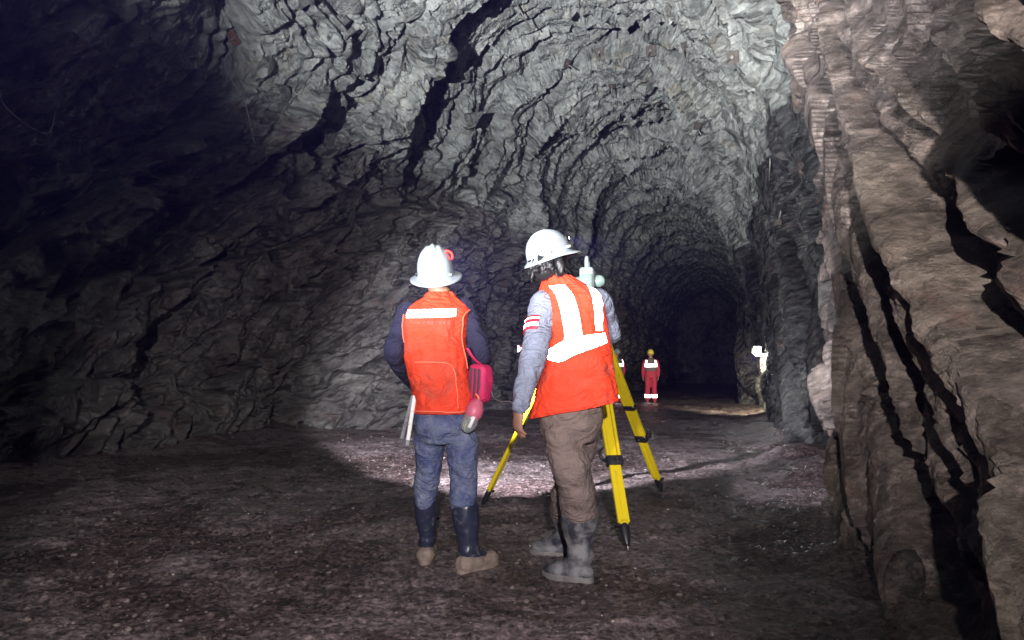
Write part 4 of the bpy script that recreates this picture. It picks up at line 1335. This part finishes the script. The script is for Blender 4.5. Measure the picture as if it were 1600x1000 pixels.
rock_bolt(368, 58, 'reddish bolt plate high on the dark left wall with a wire below it', .22, .10, (0, 0), simple('red_rust', (.13, .075, .055), .7, .2, var=.4, scale=12), True)


def wire(pts, label, r=.006):
    P = []
    for k, (px, py, off) in enumerate(pts):
        h = hit(px, py)
        P.append(np.array(h[0]) + np.array(h[1]) * off)
    g = G(); g.tube(P, [r] * len(P), 6, sub=5)
    tag(g.obj('wire', M_CORD), label, 'wire')


wire([(372, 75, .15), (376, 110, .3), (381, 150, .3), (383, 190, .3), (380, 232, .2)], 'thin wire hanging below the reddish bolt plate on the left wall')
wire([(2, 132, .1), (30, 155, .3), (60, 172, .3), (92, 180, .15)], 'thin wire slung across the dark upper left wall')

# survey target on the left wall, seen between the two workers
h = hit(814, 545)
p = np.array(h[0]); d = np.array(ray_dir(814, 545)); D_ = np.linalg.norm(p - np.array([0, 0, CAM_H]))
sz = 10.5 / FPX * (D_ - .3)
p = p - d * .30
M = fix_frame(-d)
tgt = thing('survey_target', 'small white target board with red triangles on the rock between the two workers', 'survey target', tuple(p))
g = G(); g.box(p - M[:, 2] * .008, (sz, sz, .012), M, .002); g.obj('board', M_RETRO, tgt, False)
for s in (-1, 1):
    q = [(-.34, .5), (.34, .5), (.0, .06)]
    vv = [p + M[:, 0] * x * sz + M[:, 1] * y * sz * s + M[:, 2] * zz for zz in (.002, .005) for x, y in q]
    obj('red_triangle', vv, [(0, 1, 2), (5, 4, 3), (0, 3, 4, 1), (1, 4, 5, 2), (2, 5, 3, 0)], M_TARGET_R, tgt, False)
g = G(); g.tube([p - M[:, 2] * .014, p - M[:, 2] * .36], [.02, .02], 8, sub=1); g.obj('bracket', M_GALV, tgt)

# flood lamp on the right wall
Y_ = min([24.0] + [hit(x_, y_)[0].y for x_ in range(1174, 1197, 3) for y_ in (539, 547, 555)]) - .25
p = at(1182, 547, Y_); k = Y_ / FPX
fl = thing('flood_lamp', 'white glowing flood lamp on a bracket on the right wall far down the drive', 'lamp', tuple(p))
M = frame(0, 0, 0)
g = G(); g.box(p, (12 * k, .12, 12 * k), M, .02); ho = g.obj('housing', M_INSTR, fl, False)
g = G(); g.box(p + np.array([0, -.066, 0]), (10.6 * k, .010, 10.6 * k), M, .004); g.obj('lamp_face', M_LAMPFACE, ho, False)
g = G(); g.box(p + np.array([8.5 * k, .02, -7.2 * k]), (21 * k, .06, 2.6 * k), M, .01); g.obj('glowing_bracket_arm', M_LAMPFACE, fl, False)  # bracket is no lamp; its brightness is put on with the glowing face material
dl = bpy.data.lights.new('flood_light', 'SPOT'); dl.energy = 2600; dl.color = (1.0, .90, .62); dl.spot_size = R(75); dl.spot_blend = .7; dl.shadow_soft_size = .04
lo = bpy.data.objects.new('flood_light', dl); COL.objects.link(lo); lo.location = tuple(p + np.array([-.10, -.30, -.12]))
lo.rotation_euler = (hit(1188, 590)[0] - lo.location).to_track_quat('-Z', 'Y').to_euler()

# ------------------------------------------------------------------ added haze, its colour tinted blue-violet for the glow round the lamps
hz = G(); hz.box((0, 0, 0), (40, 140, 40))
hm = bpy.data.materials.new('glow_haze'); hm.use_nodes = True
hn_ = hm.node_tree; hn_.nodes.remove(hn_.nodes['Principled BSDF'])
pv = hn_.nodes.new('ShaderNodeVolumePrincipled')
pv.inputs['Color'].default_value = (.24, .20, 1.0, 1); pv.inputs['Density'].default_value = HAZE; pv.inputs['Anisotropy'].default_value = 0.2
hn_.links.new(pv.outputs[0], hn_.nodes['Material Output'].inputs['Volume'])
ho_ = hz.obj('haze', hm, None, False)
hc_ = tun(-3.5, 36.0); ho_.location = (hc_.x, hc_.y, 4.0); ho_.rotation_euler.z = -math.atan2(AX[0], AX[1])
ho_.scale = (18 / 40, 92 / 140, 22 / 40)
tag(ho_, 'thin haze tinted blue-violet for lamp glow, filling the tunnel', 'haze', kind='stuff')
